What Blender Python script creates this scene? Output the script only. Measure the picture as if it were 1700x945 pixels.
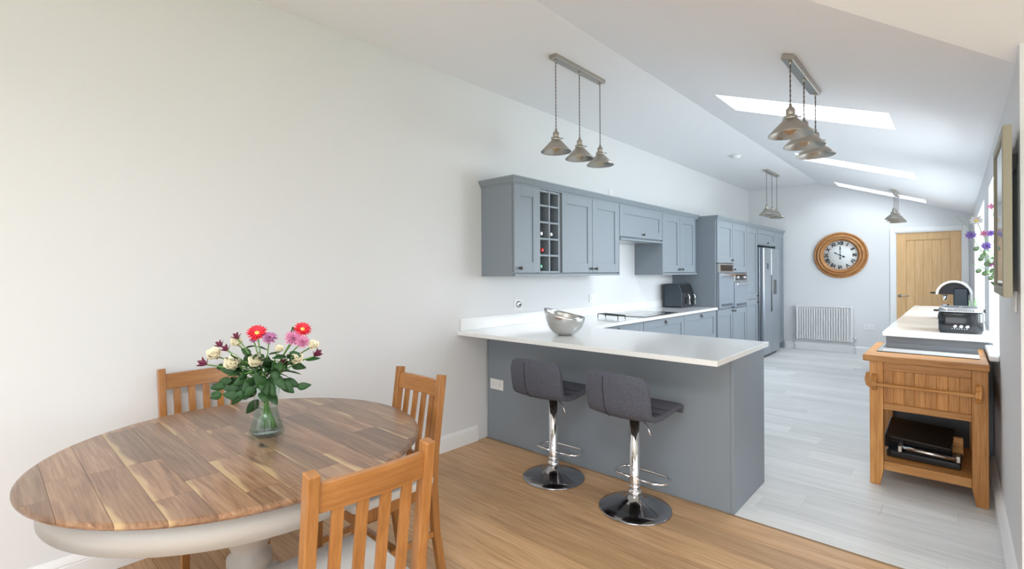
import bpy, bmesh, math, random
from mathutils import Vector, Matrix
random.seed(7)
C = bpy.context.scene.collection
for o in list(bpy.data.objects): bpy.data.objects.remove(o)

# ------------------------------------------------------------------ camera, world, light, exposure
TH, RHO = math.radians(42.388), math.radians(0.2867)
cd = bpy.data.cameras.new('camera'); cam = bpy.data.objects.new('camera', cd); C.objects.link(cam)
cd.sensor_width = 36; cd.lens = 36*806.98/1700; cd.shift_y = -17.65/1700; cd.clip_start = 0.02; cd.clip_end = 200
rt = Vector((math.cos(TH), math.sin(TH), 0)); fw = Vector((-math.sin(TH), math.cos(TH), 0)); up = Vector((0,0,1))
cxv = rt*math.cos(RHO) - up*math.sin(RHO); cyv = up*math.cos(RHO) + rt*math.sin(RHO)
cam.matrix_world = Matrix(((cxv.x,cyv.x,-fw.x,2.8976),(cxv.y,cyv.y,-fw.y,0),(cxv.z,cyv.z,-fw.z,1.36),(0,0,0,1)))
bpy.context.scene.camera = cam
sc = bpy.context.scene
sc.view_settings.view_transform = 'Standard'; sc.view_settings.look = 'None'; sc.view_settings.gamma = 1
sc.view_settings.exposure = 0.55
W = bpy.data.worlds.new('world'); sc.world = W; W.use_nodes = True
bg = W.node_tree.nodes['Background']; bg.inputs['Color'].default_value = (0.90,0.95,1.0,1); bg.inputs['Strength'].default_value = 2.2
W.cycles.sampling_method = 'MANUAL'; W.cycles.sample_map_resolution = 64

def area(name, loc, direction, sx, sy, power, color=(1,1,1)):
    l = bpy.data.lights.new(name, 'AREA'); l.shape = 'RECTANGLE'; l.size = sx; l.size_y = sy; l.energy = power; l.color = color
    o = bpy.data.objects.new(name, l); C.objects.link(o); o.location = loc
    o.rotation_euler = Vector(direction).to_track_quat('-Z', 'Y').to_euler()
    return o
# daylight entering through the glazed sides of the dining wing behind the camera, the kitchen windows and the kitchen rooflights; the dining one is added fill
area('daylight_back', (3.3,-3.25,1.15), (0,1,0), 5.6, 2.1, 25, (0.97,0.985,1))
area('daylight_side', (6.9,-0.3,1.15), (-1,0,0.02), 4.6, 2.1, 21, (0.98,0.985,1))
area('daylight_near_window', (3.62,4.6,1.5), (-1,0,-0.1), 1.1, 1.1, 40, (0.84,0.93,1))
area('daylight_far_window', (3.62,7.3,1.5), (-1,0,-0.1), 2.5, 1.1, 50, (0.84,0.93,1))
area('added_dining_fill', (3.0,-.7,3.45), (0,0.05,-1), 1.8, 1.3, 84, (0.97,0.985,1))  # unseen overhead lamp, added to brighten the dining floor and table
for i, y in enumerate((4.23, 6.82, 9.36)):
    area('daylight_rooflight', (2.03+0.2, y, 2.905-0.36*(2.03-1.15)+0.62), (-0.34,0,-0.94), 1.15, 0.6, (46,42,24)[i], (0.84,0.93,1))

# ------------------------------------------------------------------ materials
def newmat(name):
    m = bpy.data.materials.new(name); m.use_nodes = True
    return m, m.node_tree, m.node_tree.nodes['Principled BSDF']
def plain(name, col, rough=0.5, metal=0.0, bump=0.0, bscale=40, spec=0.5, vary=0.0, trans=0.0, coat=0.0, emit=None):
    m, t, b = newmat(name)
    b.inputs['Base Color'].default_value = (*col,1); b.inputs['Roughness'].default_value = rough
    b.inputs['Metallic'].default_value = metal; b.inputs['Specular IOR Level'].default_value = spec
    b.inputs['Transmission Weight'].default_value = trans; b.inputs['Coat Weight'].default_value = coat
    if emit: b.inputs['Emission Color'].default_value = (*emit[0],1); b.inputs['Emission Strength'].default_value = emit[1]
    if bump or vary:
        tc = t.nodes.new('ShaderNodeTexCoord'); n = t.nodes.new('ShaderNodeTexNoise'); n.inputs['Scale'].default_value = bscale
        n.inputs['Detail'].default_value = 5; t.links.new(tc.outputs['Object'], n.inputs['Vector'])
        if bump:
            bp = t.nodes.new('ShaderNodeBump'); bp.inputs['Strength'].default_value = bump; bp.inputs['Distance'].default_value = 0.01
            t.links.new(n.outputs['Fac'], bp.inputs['Height']); t.links.new(bp.outputs['Normal'], b.inputs['Normal'])
        if vary:
            mx = t.nodes.new('ShaderNodeMix'); mx.data_type = 'RGBA'
            mx.inputs[6].default_value = (*[max(0,c*(1-vary)) for c in col],1); mx.inputs[7].default_value = (*[min(1,c*(1+vary)) for c in col],1)
            t.links.new(n.outputs['Fac'], mx.inputs[0]); t.links.new(mx.outputs[2], b.inputs['Base Color'])
    return m
def glassy(name, tint=(1,1,1), refl=0.12):
    m, t, b = newmat(name); t.nodes.remove(b)
    tr = t.nodes.new('ShaderNodeBsdfTransparent'); tr.inputs['Color'].default_value = (*tint,1)
    gl = t.nodes.new('ShaderNodeBsdfGlossy'); gl.inputs['Roughness'].default_value = 0.02
    fr = t.nodes.new('ShaderNodeFresnel'); fr.inputs['IOR'].default_value = 1.45
    geo = t.nodes.new('ShaderNodeNewGeometry'); mm = t.nodes.new('ShaderNodeMath'); mm.operation = 'MULTIPLY_ADD'; mm.inputs[1].default_value = -1; mm.inputs[2].default_value = 1
    t.links.new(geo.outputs['Backfacing'], mm.inputs[0]); m2 = t.nodes.new('ShaderNodeMath'); m2.operation = 'MULTIPLY'; t.links.new(mm.outputs[0], m2.inputs[0]); t.links.new(fr.outputs[0], m2.inputs[1])
    mx = t.nodes.new('ShaderNodeMixShader'); t.links.new(m2.outputs[0], mx.inputs[0])
    t.links.new(tr.outputs[0], mx.inputs[1]); t.links.new(gl.outputs[0], mx.inputs[2])
    t.links.new(mx.outputs[0], t.nodes['Material Output'].inputs['Surface'])
    return m
def wood(name, cols, axis='X', rough=0.4, scale=1.0, rand=0.5, grain=0.35, stretch=14, knots=0.0, bump=0.12, sap=None, per_obj=True, coat=0.0):
    """cols: dark, mid, light. Grain runs along axis of the object's own coordinates, offset per object."""
    m, t, b = newmat(name); N = t.nodes; L = t.links
    tc = N.new('ShaderNodeTexCoord'); oi = N.new('ShaderNodeObjectInfo')
    off = N.new('ShaderNodeVectorMath'); off.operation = 'SCALE'; off.inputs[0].default_value = (37.1,17.7,23.3)
    L.new(oi.outputs['Random'], off.inputs['Scale'])
    add = N.new('ShaderNodeVectorMath'); add.operation = 'ADD'; L.new(tc.outputs['Object'], add.inputs[0])
    if per_obj: L.new(off.outputs[0], add.inputs[1])
    mp = N.new('ShaderNodeMapping'); s = [stretch*scale]*3; s['XYZ'.index(axis)] = 1.1*scale; mp.inputs['Scale'].default_value = s
    L.new(add.outputs[0], mp.inputs['Vector'])
    n1 = N.new('ShaderNodeTexNoise'); n1.inputs['Scale'].default_value = 1.3; n1.inputs['Detail'].default_value = 7; n1.inputs['Roughness'].default_value = 0.62; n1.inputs['Distortion'].default_value = 1.1
    L.new(mp.outputs[0], n1.inputs['Vector'])
    mp2 = N.new('ShaderNodeMapping'); s2 = [70*scale]*3; s2['XYZ'.index(axis)] = 2.5*scale; mp2.inputs['Scale'].default_value = s2
    L.new(add.outputs[0], mp2.inputs['Vector'])
    n2 = N.new('ShaderNodeTexNoise'); n2.inputs['Scale'].default_value = 1.6; n2.inputs['Detail'].default_value = 4; L.new(mp2.outputs[0], n2.inputs['Vector'])
    ma = N.new('ShaderNodeMath'); ma.operation = 'MULTIPLY_ADD'; ma.inputs[1].default_value = grain; L.new(n2.outputs['Fac'], ma.inputs[0])
    mb = N.new('ShaderNodeMath'); mb.operation = 'MULTIPLY'; mb.inputs[1].default_value = 1-grain; L.new(n1.outputs['Fac'], mb.inputs[0]); L.new(mb.outputs[0], ma.inputs[2])
    cr = N.new('ShaderNodeValToRGB'); e = cr.color_ramp.elements
    e[0].position = 0.34; e[0].color = (*cols[0],1); e[1].position = 0.66; e[1].color = (*cols[2],1)
    k = e.new(0.5); k.color = (*cols[1],1)
    L.new(ma.outputs[0], cr.inputs[0])
    hs = N.new('ShaderNodeHueSaturation'); mr = N.new('ShaderNodeMapRange'); mr.inputs[3].default_value = 1-rand*0.32; mr.inputs[4].default_value = 1+rand*0.26
    L.new(oi.outputs['Random'], mr.inputs[0]); L.new(mr.outputs[0], hs.inputs['Value']); L.new(cr.outputs[0], hs.inputs['Color'])
    last = hs.outputs[0]
    if sap:   # pale sapwood streaks along the strip edges
        sp = N.new('ShaderNodeSeparateXYZ'); L.new(tc.outputs['Object'], sp.inputs[0])
        def mth(op, *a_):
            n_ = N.new('ShaderNodeMath'); n_.operation = op
            for k_, v_ in enumerate(a_):
                if isinstance(v_, (int,float)): n_.inputs[k_].default_value = v_
                else: L.new(v_, n_.inputs[k_])
            return n_.outputs[0]
        fr_ = mth('FRACT', mth('DIVIDE', mth('ADD', sp.outputs['Y'], 10*0.0925+0.632), 0.0925))
        mp3 = N.new('ShaderNodeMapping'); s3 = [3.0]*3; s3['XYZ'.index(axis)] = 2.6; mp3.inputs['Scale'].default_value = s3; L.new(add.outputs[0], mp3.inputs['Vector'])
        n3 = N.new('ShaderNodeTexNoise'); n3.inputs['Scale'].default_value = 1.0; n3.inputs['Detail'].default_value = 2; L.new(mp3.outputs[0], n3.inputs['Vector'])
        wid = mth('MULTIPLY', mth('SUBTRACT', n3.outputs['Fac'], 0.40), 1.25)          # streak width as a share of the strip
        msk = mth('MULTIPLY', mth('GREATER_THAN', mth('FRACT', mth('MULTIPLY', oi.outputs['Random'], 7.31)), 0.42), mth('MINIMUM', 1.0, mth('MAXIMUM', 0.0, mth('MULTIPLY', mth('SUBTRACT', wid, fr_), 9.0))))
        mx = N.new('ShaderNodeMix'); mx.data_type = 'RGBA'; L.new(mth('MULTIPLY', msk, 0.85), mx.inputs[0]); L.new(last, mx.inputs[6]); mx.inputs[7].default_value = (*sap,1); last = mx.outputs[2]
    if knots:
        vo = N.new('ShaderNodeTexVoronoi'); vo.inputs['Scale'].default_value = knots; mp4 = N.new('ShaderNodeMapping'); s4 = [1.5]*3; s4['XYZ'.index(axis)] = 0.8; mp4.inputs['Scale'].default_value = s4
        L.new(add.outputs[0], mp4.inputs['Vector']); L.new(mp4.outputs[0], vo.inputs['Vector'])
        r4 = N.new('ShaderNodeValToRGB'); r4.color_ramp.elements[0].position = 0.035; r4.color_ramp.elements[0].color = (1,1,1,1); r4.color_ramp.elements[1].position = 0.075; r4.color_ramp.elements[1].color = (0,0,0,1)
        L.new(vo.outputs['Distance'], r4.inputs[0]); mx = N.new('ShaderNodeMix'); mx.data_type = 'RGBA'; L.new(r4.outputs[0], mx.inputs[0]); L.new(last, mx.inputs[6]); mx.inputs[7].default_value = (*[c*0.35 for c in cols[0]],1); last = mx.outputs[2]
    L.new(last, b.inputs['Base Color']); b.inputs['Roughness'].default_value = rough; b.inputs['Coat Weight'].default_value = coat; b.inputs['Coat Roughness'].default_value = 0.15
    if bump:
        bp = N.new('ShaderNodeBump'); bp.inputs['Strength'].default_value = bump; bp.inputs['Distance'].default_value = 0.003
        L.new(n2.outputs['Fac'], bp.inputs['Height']); L.new(bp.outputs['Normal'], b.inputs['Normal'])
    return m
M = {}
M['wall'] = plain('painted_wall', (0.735,0.74,0.75), 0.75, bump=0.03, bscale=120)
M['ceil'] = plain('ceiling_paint', (0.86,0.875,0.90), 0.85, bump=0.02, bscale=100)
M['trim'] = plain('gloss_trim', (0.83,0.83,0.83), 0.35)
M['paint'] = plain('grey_cabinet_paint', (0.235,0.27,0.305), 0.42, bump=0.02, bscale=200)
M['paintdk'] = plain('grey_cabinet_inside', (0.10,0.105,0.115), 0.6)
M['quartz'] = plain('white_quartz', (0.85,0.855,0.85), 0.13, spec=0.6, vary=0.03, bscale=300)
M['chromedk'] = plain('smoky_chrome', (0.40,0.40,0.42), 0.10, 1.0)
M['chrome'] = plain('chrome', (0.78,0.78,0.80), 0.06, 1.0)
M['steel'] = plain('brushed_steel', (0.52,0.53,0.54), 0.28, 1.0, bump=0.02, bscale=300)
M['nickel'] = plain('satin_nickel', (0.47,0.435,0.385), 0.33, 1.0)
M['pewter'] = plain('dark_pewter', (0.10,0.095,0.09), 0.3, 1.0)
M['fridge'] = plain('graphite_fridge', (0.36,0.40,0.45), 0.33, 0.55)
M['black'] = plain('black_gloss', (0.012,0.013,0.015), 0.12)
M['blackmat'] = plain('black_plastic', (0.02,0.02,0.022), 0.45)
M['charcoal'] = plain('charcoal_shell', (0.035,0.05,0.065), 0.3)
M['hob'] = plain('black_hob_glass', (0.008,0.009,0.01), 0.05, spec=0.7, coat=0.4)
M['fabric'] = plain('grey_weave', (0.098,0.103,0.132), 0.95, bump=0.6, bscale=210, vary=0.95)
M['piping'] = plain('dark_piping', (0.02,0.02,0.03), 0.8)
M['oak'] = wood('oak_floor', ((0.40,0.22,0.105),(0.58,0.355,0.185),(0.69,0.455,0.26)), 'X', 0.36, 1.0, 0.55, 0.5, 16, knots=1.1, bump=0.2)
M['vinyl'] = wood('grey_vinyl_plank', ((0.64,0.64,0.625),(0.75,0.75,0.735),(0.83,0.83,0.82)), 'X', 0.34, 0.8, 0.35, 0.4, 12, bump=0.08)
M['subfloor'] = plain('floor_joint', (0.30,0.2,0.12), 0.8)
M['chair'] = wood('honey_chair_wood', ((0.27,0.105,0.026),(0.36,0.150,0.040),(0.44,0.20,0.060)), 'Z', 0.33, 1.0, 0.25, 0.5, 12, coat=0.25)
M['top'] = wood('acacia_top', ((0.115,0.052,0.025),(0.245,0.130,0.070),(0.37,0.23,0.135)), 'X', 0.3, 1.3, 1.0, 0.4, 13, knots=2.2, sap=(0.50,0.345,0.18), coat=0.3)
M['trolley'] = wood('golden_oak', ((0.36,0.135,0.026),(0.56,0.245,0.062),(0.70,0.36,0.12)), 'Z', 0.42, 1.2, 0.5, 0.5, 12, knots=1.5, bump=0.3)
M['trolleyx'] = wood('golden_oak_across', ((0.36,0.135,0.026),(0.56,0.245,0.062),(0.70,0.36,0.12)), 'X', 0.42, 1.2, 0.5, 0.5, 12, knots=1.5, bump=0.3)
M['doorwood'] = wood('pale_oak_door', ((0.60,0.36,0.16),(0.68,0.43,0.205),(0.74,0.50,0.26)), 'Z', 0.45, 1.0, 0.25, 0.45, 12, bump=0.05)
M['clockwood'] = wood('pine_clock_frame', ((0.30,0.12,0.035),(0.46,0.21,0.07),(0.56,0.30,0.12)), 'X', 0.4, 3.0, 0.0, 0.4, 4, knots=5)
M['cream'] = plain('cream_painted_wood', (0.50,0.485,0.465), 0.4)
M['cushion'] = plain('off_white_seat_cloth', (0.60,0.58,0.555), 0.9, bump=0.2, bscale=300)
M['taupe'] = plain('khaki_frame', (0.30,0.275,0.20), 0.5)
M['print'] = plain('pale_print', (0.62,0.68,0.70), 0.4, vary=0.25, bscale=3)
M['glass'] = glassy('clear_glass')
M['vaseglass'] = glassy('vase_glass', (0.93,0.97,0.96))
M['water'] = glassy('water', (0.90,0.95,0.93))
M['ovenglass'] = plain('oven_glass', (0.16,0.20,0.25), 0.08, spec=0.9, coat=0.5)
M['white'] = plain('white_plastic', (0.82,0.82,0.82), 0.35)
M['radiator'] = plain('white_enamel', (0.85,0.85,0.85), 0.3)
M['dial'] = plain('clock_dial', (0.78,0.80,0.80), 0.6, vary=0.05, bscale=30)
M['green'] = plain('leaf_green', (0.018,0.070,0.014), 0.6, vary=0.8, bscale=45)
M['stem'] = plain('stem_green', (0.13,0.26,0.06), 0.5)
M['palegreen'] = plain('pale_leaf', (0.30,0.45,0.25), 0.5, vary=0.3, bscale=25)
M['cream_petal'] = plain('cream_petal', (0.84,0.77,0.58), 0.6)
M['red_petal'] = plain('red_petal', (0.80,0.02,0.045), 0.5)
M['mauve_petal'] = plain('mauve_petal', (0.44,0.16,0.34), 0.6)
M['pink_petal'] = plain('pink_petal', (0.70,0.26,0.44), 0.6)
M['wine_petal'] = plain('wine_petal', (0.17,0.02,0.055), 0.55)
M['violet_petal'] = plain('violet_petal', (0.33,0.22,0.66), 0.6)
M['yellow'] = plain('yellow_centre', (0.85,0.62,0.15), 0.6)
M['bulb'] = glassy('bulb_glass', (1,0.93,0.82))
M['filament'] = plain('amber_filament', (0.9,0.45,0.15), 0.4)
M['cord'] = plain('twisted_cord', (0.13,0.11,0.10), 0.7)
M['red_foil'] = plain('red_foil', (0.65,0.02,0.02), 0.35)
M['green_glass'] = plain('green_glass', (0.01,0.30,0.15), 0.1)
M['silver_foil'] = plain('silver_foil', (0.75,0.75,0.78), 0.3, 0.8)
M['wineglass'] = plain('dark_bottle_glass', (0.012,0.02,0.012), 0.08)
M['hedge'] = plain('hedge_leaf', (0.16,0.28,0.08), 0.7, vary=0.6, bscale=8)
M['fence'] = wood('fence_wood', ((0.35,0.22,0.12),(0.45,0.30,0.17),(0.52,0.37,0.22)), 'Z', 0.8)
M['grass'] = plain('lawn', (0.18,0.32,0.08), 0.9, vary=0.4, bscale=20)
M['ink'] = plain('black_ink', (0.02,0.02,0.025), 0.6)
M['lemon'] = plain('lemon_skin', (0.80,0.66,0.10), 0.5, bump=0.1, bscale=120)
M['orangef'] = plain('orange_skin', (0.75,0.30,0.06), 0.5, bump=0.1, bscale=120)

# ------------------------------------------------------------------ mesh helpers
class MB:
    def __init__(s): s.v = []; s.f = []; s.sm = []
    def add(s, vs, fs, smooth=False):
        n = len(s.v); s.v += [tuple(p) for p in vs]; s.f += [tuple(i+n for i in f) for f in fs]; s.sm += [smooth]*len(fs); return s
    def box(s, x0, y0, z0, x1, y1, z1):
        x0,x1 = sorted((x0,x1)); y0,y1 = sorted((y0,y1)); z0,z1 = sorted((z0,z1))
        return s.add([(x0,y0,z0),(x1,y0,z0),(x1,y1,z0),(x0,y1,z0),(x0,y0,z1),(x1,y0,z1),(x1,y1,z1),(x0,y1,z1)],
                     [(0,3,2,1),(4,5,6,7),(0,1,5,4),(1,2,6,5),(2,3,7,6),(3,0,4,7)])
    def cbox(s, x0, y0, z0, x1, y1, z1, c=0.003):
        """box with all edges chamfered by c (24 verts)"""
        x0,x1 = sorted((x0,x1)); y0,y1 = sorted((y0,y1)); z0,z1 = sorted((z0,z1))
        c = min(c, (x1-x0)*.45, (y1-y0)*.45, (z1-z0)*.45)
        bm = bmesh.new(); vs = [bm.verts.new(p) for p in ((x0,y0,z0),(x1,y0,z0),(x1,y1,z0),(x0,y1,z0),(x0,y0,z1),(x1,y0,z1),(x1,y1,z1),(x0,y1,z1))]
        for f in ((0,3,2,1),(4,5,6,7),(0,1,5,4),(1,2,6,5),(2,3,7,6),(3,0,4,7)): bm.faces.new([vs[i] for i in f])
        bmesh.ops.bevel(bm, geom=list(bm.edges), offset=c, segments=1, affect='EDGES', profile=0.5)
        return s.frombm(bm)
    def frombm(s, bm, smooth=False):
        bm.verts.index_update(); s.add([v.co[:] for v in bm.verts], [[v.index for v in f.verts] for f in bm.faces], smooth); bm.free(); return s
    def prism(s, poly, z0, z1, axis='Z', smooth=False):
        """poly: 2-D points; extruded along axis between z0 and z1"""
        n = len(poly)
        def P(a, b, c): return {'Z':(a,b,c),'X':(c,a,b),'Y':(a,c,b)}[axis]
        vs = [P(a,b,z0) for a,b in poly]+[P(a,b,z1) for a,b in poly]
        fs = [tuple(range(n))[::-1], tuple(range(n,2*n))]
        s.add(vs, fs)
        return s.add(vs, [(i,(i+1)%n,(i+1)%n+n,i+n) for i in range(n)], smooth)
    def lathe(s, prof, c=(0,0,0), axis='Z', n=24, smooth=True, cap=True, sx=1, sy=1):
        def P(x, y, z): 
            q = {'Z':(x,y,z),'X':(z,x,y),'Y':(x,z,y)}[axis]; return (q[0]+c[0], q[1]+c[1], q[2]+c[2])
        vs = []; k = len(prof)
        for r, z in prof:
            for i in range(n):
                a = 2*math.pi*i/n; vs.append(P(r*sx*math.cos(a), r*sy*math.sin(a), z))
        fs = [(j*n+i, j*n+(i+1)%n, (j+1)*n+(i+1)%n, (j+1)*n+i) for j in range(k-1) for i in range(n)]
        s.add(vs, fs, smooth)
        if cap:
            if prof[0][0] > 1e-5: s.add(vs[:n], [tuple(range(n))[::-1]])
            if prof[-1][0] > 1e-5: s.add(vs[-n:], [tuple(range(n))])
        return s
    def tube(s, pts, r, n=8, closed=False, cap=True, smooth=True):
        pts = [Vector(p) for p in pts]; k = len(pts); rs = r if isinstance(r, (list,tuple)) else [r]*k
        vs = []; prev = None
        for i, p in enumerate(pts):
            a = pts[(i-1)%k] if (closed or i > 0) else p; b = pts[(i+1)%k] if (closed or i < k-1) else p
            t = (b-a).normalized()
            if prev is None: u = t.orthogonal().normalized()
            else:
                u = prev - t*prev.dot(t); u = u.normalized() if u.length > 1e-6 else t.orthogonal().normalized()
            prev = u; w = t.cross(u)
            vs += [p + (u*math.cos(2*math.pi*j/n)+w*math.sin(2*math.pi*j/n))*rs[i] for j in range(n)]
        m = k if closed else k-1
        s.add(vs, [(i*n+j, i*n+(j+1)%n, ((i+1)%k)*n+(j+1)%n, ((i+1)%k)*n+j) for i in range(m) for j in range(n)], smooth)
        if cap and not closed: s.add(vs[:n], [tuple(range(n))[::-1]]); s.add(vs[-n:], [tuple(range(n))])
        return s
    def bar(s, pts, w, h, up=(0,0,1), widths=None):
        """rectangular-section bar along a poly-line: w across, h along up-ish"""
        pts = [Vector(p) for p in pts]; vs = []; up = Vector(up)
        for i, p in enumerate(pts):
            t = (pts[min(i+1,len(pts)-1)]-pts[max(i-1,0)]).normalized(); a = t.cross(up).normalized(); b = a.cross(t)
            ww, hh = (widths[i] if widths else (w,h))
            vs += [p+a*ww/2+b*hh/2, p-a*ww/2+b*hh/2, p-a*ww/2-b*hh/2, p+a*ww/2-b*hh/2]
        k = len(pts); s.add(vs, [(i*4+j, i*4+(j+1)%4, (i+1)*4+(j+1)%4, (i+1)*4+j) for i in range(k-1) for j in range(4)]+[(3,2,1,0),(4*k-4,4*k-3,4*k-2,4*k-1)])
        return s
    def sph(s, c, r, n=12, m=8, sz=1):
        return s.lathe([(max(1e-6,r*math.sin(math.pi*j/m)), -r*sz*math.cos(math.pi*j/m)) for j in range(m+1)], c, n=n, cap=False)
    def xf(s, mat):
        s.v = [tuple(mat @ Vector(p)) for p in s.v]; return s
_mesh_off = {}
def mk(name, mb, mat, parent=None, label=None, bevel=0.0, local=False, loc=None):
    me = bpy.data.meshes.new(name); off = Vector((0,0,0))
    if parent is not None and not local: off = wloc(parent)
    if loc is not None: off = Vector(loc)
    me.from_pydata([tuple(Vector(p)-off) for p in mb.v], [], mb.f); me.polygons.foreach_set('use_smooth', mb.sm); me.update()
    bm = bmesh.new(); bm.from_mesh(me); bmesh.ops.remove_doubles(bm, verts=bm.verts, dist=1e-6); bmesh.ops.recalc_face_normals(bm, faces=bm.faces); bm.to_mesh(me); bm.free()
    o = bpy.data.objects.new(name, me); C.objects.link(o); me.materials.append(mat)
    if parent is not None: o.parent = parent
    elif loc is not None: o.location = loc
    if label: o['label'] = label
    if bevel:
        b = o.modifiers.new('b', 'BEVEL'); b.width = bevel; b.segments = 2; b.limit_method = 'ANGLE'; b.angle_limit = math.radians(35)
    return o
def wloc(o):
    p = Vector(o.location)
    while o.parent: o = o.parent; p += Vector(o.location)
    return p
def thing(name, label, cat, loc=(0,0,0), rz=0, group=None, kind=None):
    o = bpy.data.objects.new(name, None); C.objects.link(o); o.location = loc; o.rotation_euler = (0,0,rz); o.empty_display_size = 0.05
    tag(o, label, cat, group, kind); return o
def tag(o, label, cat, group=None, kind=None):
    if label: o['label'] = label
    if cat: o['category'] = cat
    if group: o['group'] = group
    if kind: o['kind'] = kind
    return o
def struct(name, mb, mat, label, cat, parent=None, bevel=0):
    o = mk(name, mb, mat, parent, bevel=bevel)
    if parent is None: tag(o, label, cat, kind='structure')
    return o
def copy_tree(o, parent=None):
    c = o.copy(); C.objects.link(c); c.parent = parent
    for ch in list(o.children): copy_tree(ch, c)
    return c
PI = math.pi

# ------------------------------------------------------------------ the shell
XR, YF, YW, ZC, XC, SL = 3.085, 9.83, 2.74, 2.905, 1.15, 0.36       # right wall, far wall, wing wall, flat ceiling height, crease, pitch
YV = 0.759; K2 = SL/1.0855
z1 = lambda x, y: ZC - SL*(x-XC)
z2 = lambda x, y: ZC - K2*(y-YV)
z0f = lambda x, y: ZC
def slab(mb, poly, zf, t=0.3):
    n = len(poly); mb.add([(x,y,zf(x,y)) for x,y in poly]+[(x,y,zf(x,y)+t) for x,y in poly], [tuple(range(n)), tuple(range(n,2*n))[::-1]]+[(i,(i+1)%n,(i+1)%n+n,i+n) for i in range(n)])
XMAX, YMIN = 6.6, -3.05
b = MB()
slab(b, [(-.2,YMIN-.2),(XC,YMIN-.2),(XC,YF+.2),(-.2,YF+.2)], z0f)
RX0, RX1, RY0, RY1 = 2.1, 3.9, -1.35, -.05      # unseen opening added over the dining end to let in more top light
for q in ((XC,YMIN-.2,RX0,YV),(RX1,YMIN-.2,XMAX+.2,YV),(RX0,YMIN-.2,RX1,RY0),(RX0,RY1,RX1,YV)): slab(b, [(q[0],q[1]),(q[2],q[1]),(q[2],q[3]),(q[0],q[3])], z0f)
XV = XC + (YW-YV)/1.0855
slab(b, [(XC,YV),(XMAX+.2,YV),(XMAX+.2,YW+.3),(XV+.3/1.0855,YW+.3),(XV,YW)], z2)
SK = [(3.98,4.48),(6.57,7.07),(9.12,9.60)]; SX0, SX1 = 1.48, 2.58
ys = [3.98]+[q for a in SK for q in a][1:]+[YF+.2]
slab(b, [(XC,YV),(XV+.3/1.0855,YW+.3),(XR+.4,YW+.3),(XR+.4,3.98),(XC,3.98)], z1)
slab(b, [(XC,3.98),(SX0,3.98),(SX0,YF+.2),(XC,YF+.2)], z1)
slab(b, [(SX1,3.98),(XR+.4,3.98),(XR+.4,YF+.2),(SX1,YF+.2)], z1)
for a, c in ((SK[0][1],SK[1][0]),(SK[1][1],SK[2][0]),(SK[2][1],YF+.2)):
    slab(b, [(SX0,a),(SX1,a),(SX1,c),(SX0,c)], z1)
struct('ceiling', b, M['ceil'], 'white plastered ceiling, flat beside the long wall then sloping down to the window wall', 'ceiling')
rl = thing('window_8', 'unseen rooflight added behind the camera to brighten the dining end', 'rooflight', (3.0,-.7,3.15), kind='structure')
mk('window_frame', MB().box(RX0-.02,RY0-.02,3.18,RX1+.02,RY0+.03,3.24).box(RX0-.02,RY1-.03,3.18,RX1+.02,RY1+.02,3.24).box(RX0-.02,RY0+.03,3.18,RX0+.03,RY1-.03,3.24).box(RX1-.03,RY0+.03,3.18,RX1+.02,RY1-.03,3.24), M['white'], rl)
mk('pane', MB().box(RX0+.03,RY0+.03,3.205,RX1-.03,RY1-.03,3.211), M['glass'], rl)
for i, (a, c) in enumerate(SK):
    t = thing('window_%d'%(i+3), ['nearest white rooflight slot in the sloping ceiling, behind the right pendant', 'middle rooflight slot in the sloping ceiling', 'farthest rooflight slot in the sloping ceiling near the clock wall'][i], 'rooflight', (2.03,(a+c)/2,z1(2.03,0)+.25), kind='structure')
    fr = MB()
    for x0,x1,y0,y1 in ((SX0-.02,SX0+.03,a-.02,c+.02),(SX1-.03,SX1+.02,a-.02,c+.02),(SX0,SX1,a-.02,a+.025),(SX0,SX1,c-.025,c+.02)):
        slab(fr, [(x0,y0),(x1,y0),(x1,y1),(x0,y1)], lambda x,y: z1(x,y)+.27, .06)
    mk('window_frame', fr, M['white'], t)
    p = MB(); slab(p, [(SX0+.02,a+.02),(SX1-.02,a+.02),(SX1-.02,c-.02),(SX0+.02,c-.02)], lambda x,y: z1(x,y)+.30, .006); mk('pane', p, M['glass'], t)
b = MB().box(-.2,YMIN-.2,-.05,0,YF+.2,3.0); struct('wall_left', b, M['wall'], 'long white wall behind the dining table and wall cabinets', 'wall')
DX0, DX1, DZ = 2.19, 2.975, 1.985
b = MB().box(0,YF,-.05,DX0,YF+.2,3.1).box(DX0,YF,DZ,DX1,YF+.2,3.1).box(DX1,YF,-.05,XR+.4,YF+.2,3.1).box(DX0-.1,YF+.2,-.05,DX1+.1,YF+.25,DZ+.1)
struct('wall_far', b, M['wall'], 'white end wall with the clock, radiator and oak door', 'wall')
W1, W2, WZ0, WZ1 = (4.03,5.17), (5.96,8.9), 0.865, 1.995
T = 0.33
def rw(b, y0, y1, za, zb): b.box(XR, y0, za, XR+T, y1, zb)
b = MB(); rw(b, YW, W1[0], -.05, 2.6); rw(b, W1[0], W1[1], -.05, WZ0-.03); rw(b, W1[0], W1[1], WZ1, 2.6); rw(b, W1[1], W2[0], -.05, 2.6); rw(b, W2[0], W2[1], -.05, WZ0+.05); rw(b, W2[0], W2[1], WZ1, 2.6); rw(b, W2[1], YF, -.05, 2.6)
struct('wall_right', b, M['wall'], 'white right-hand wall with the picture, switch and deep window openings', 'wall')
struct('wall_wing', MB().box(XR+T,YW,-.05,XMAX,YW+.3,3.0), M['wall'], 'white wall turning right at the photo edge beside the picture', 'wall')
b = MB().box(0,YMIN-.2,2.15,XMAX,YMIN,3.1).box(0,YMIN-.2,-.05,.45,YMIN,2.15).box(6.1,YMIN-.2,-.05,XMAX+.2,YMIN,2.15).box(0,YMIN-.2,-.05,XMAX,YMIN,.08)
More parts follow.
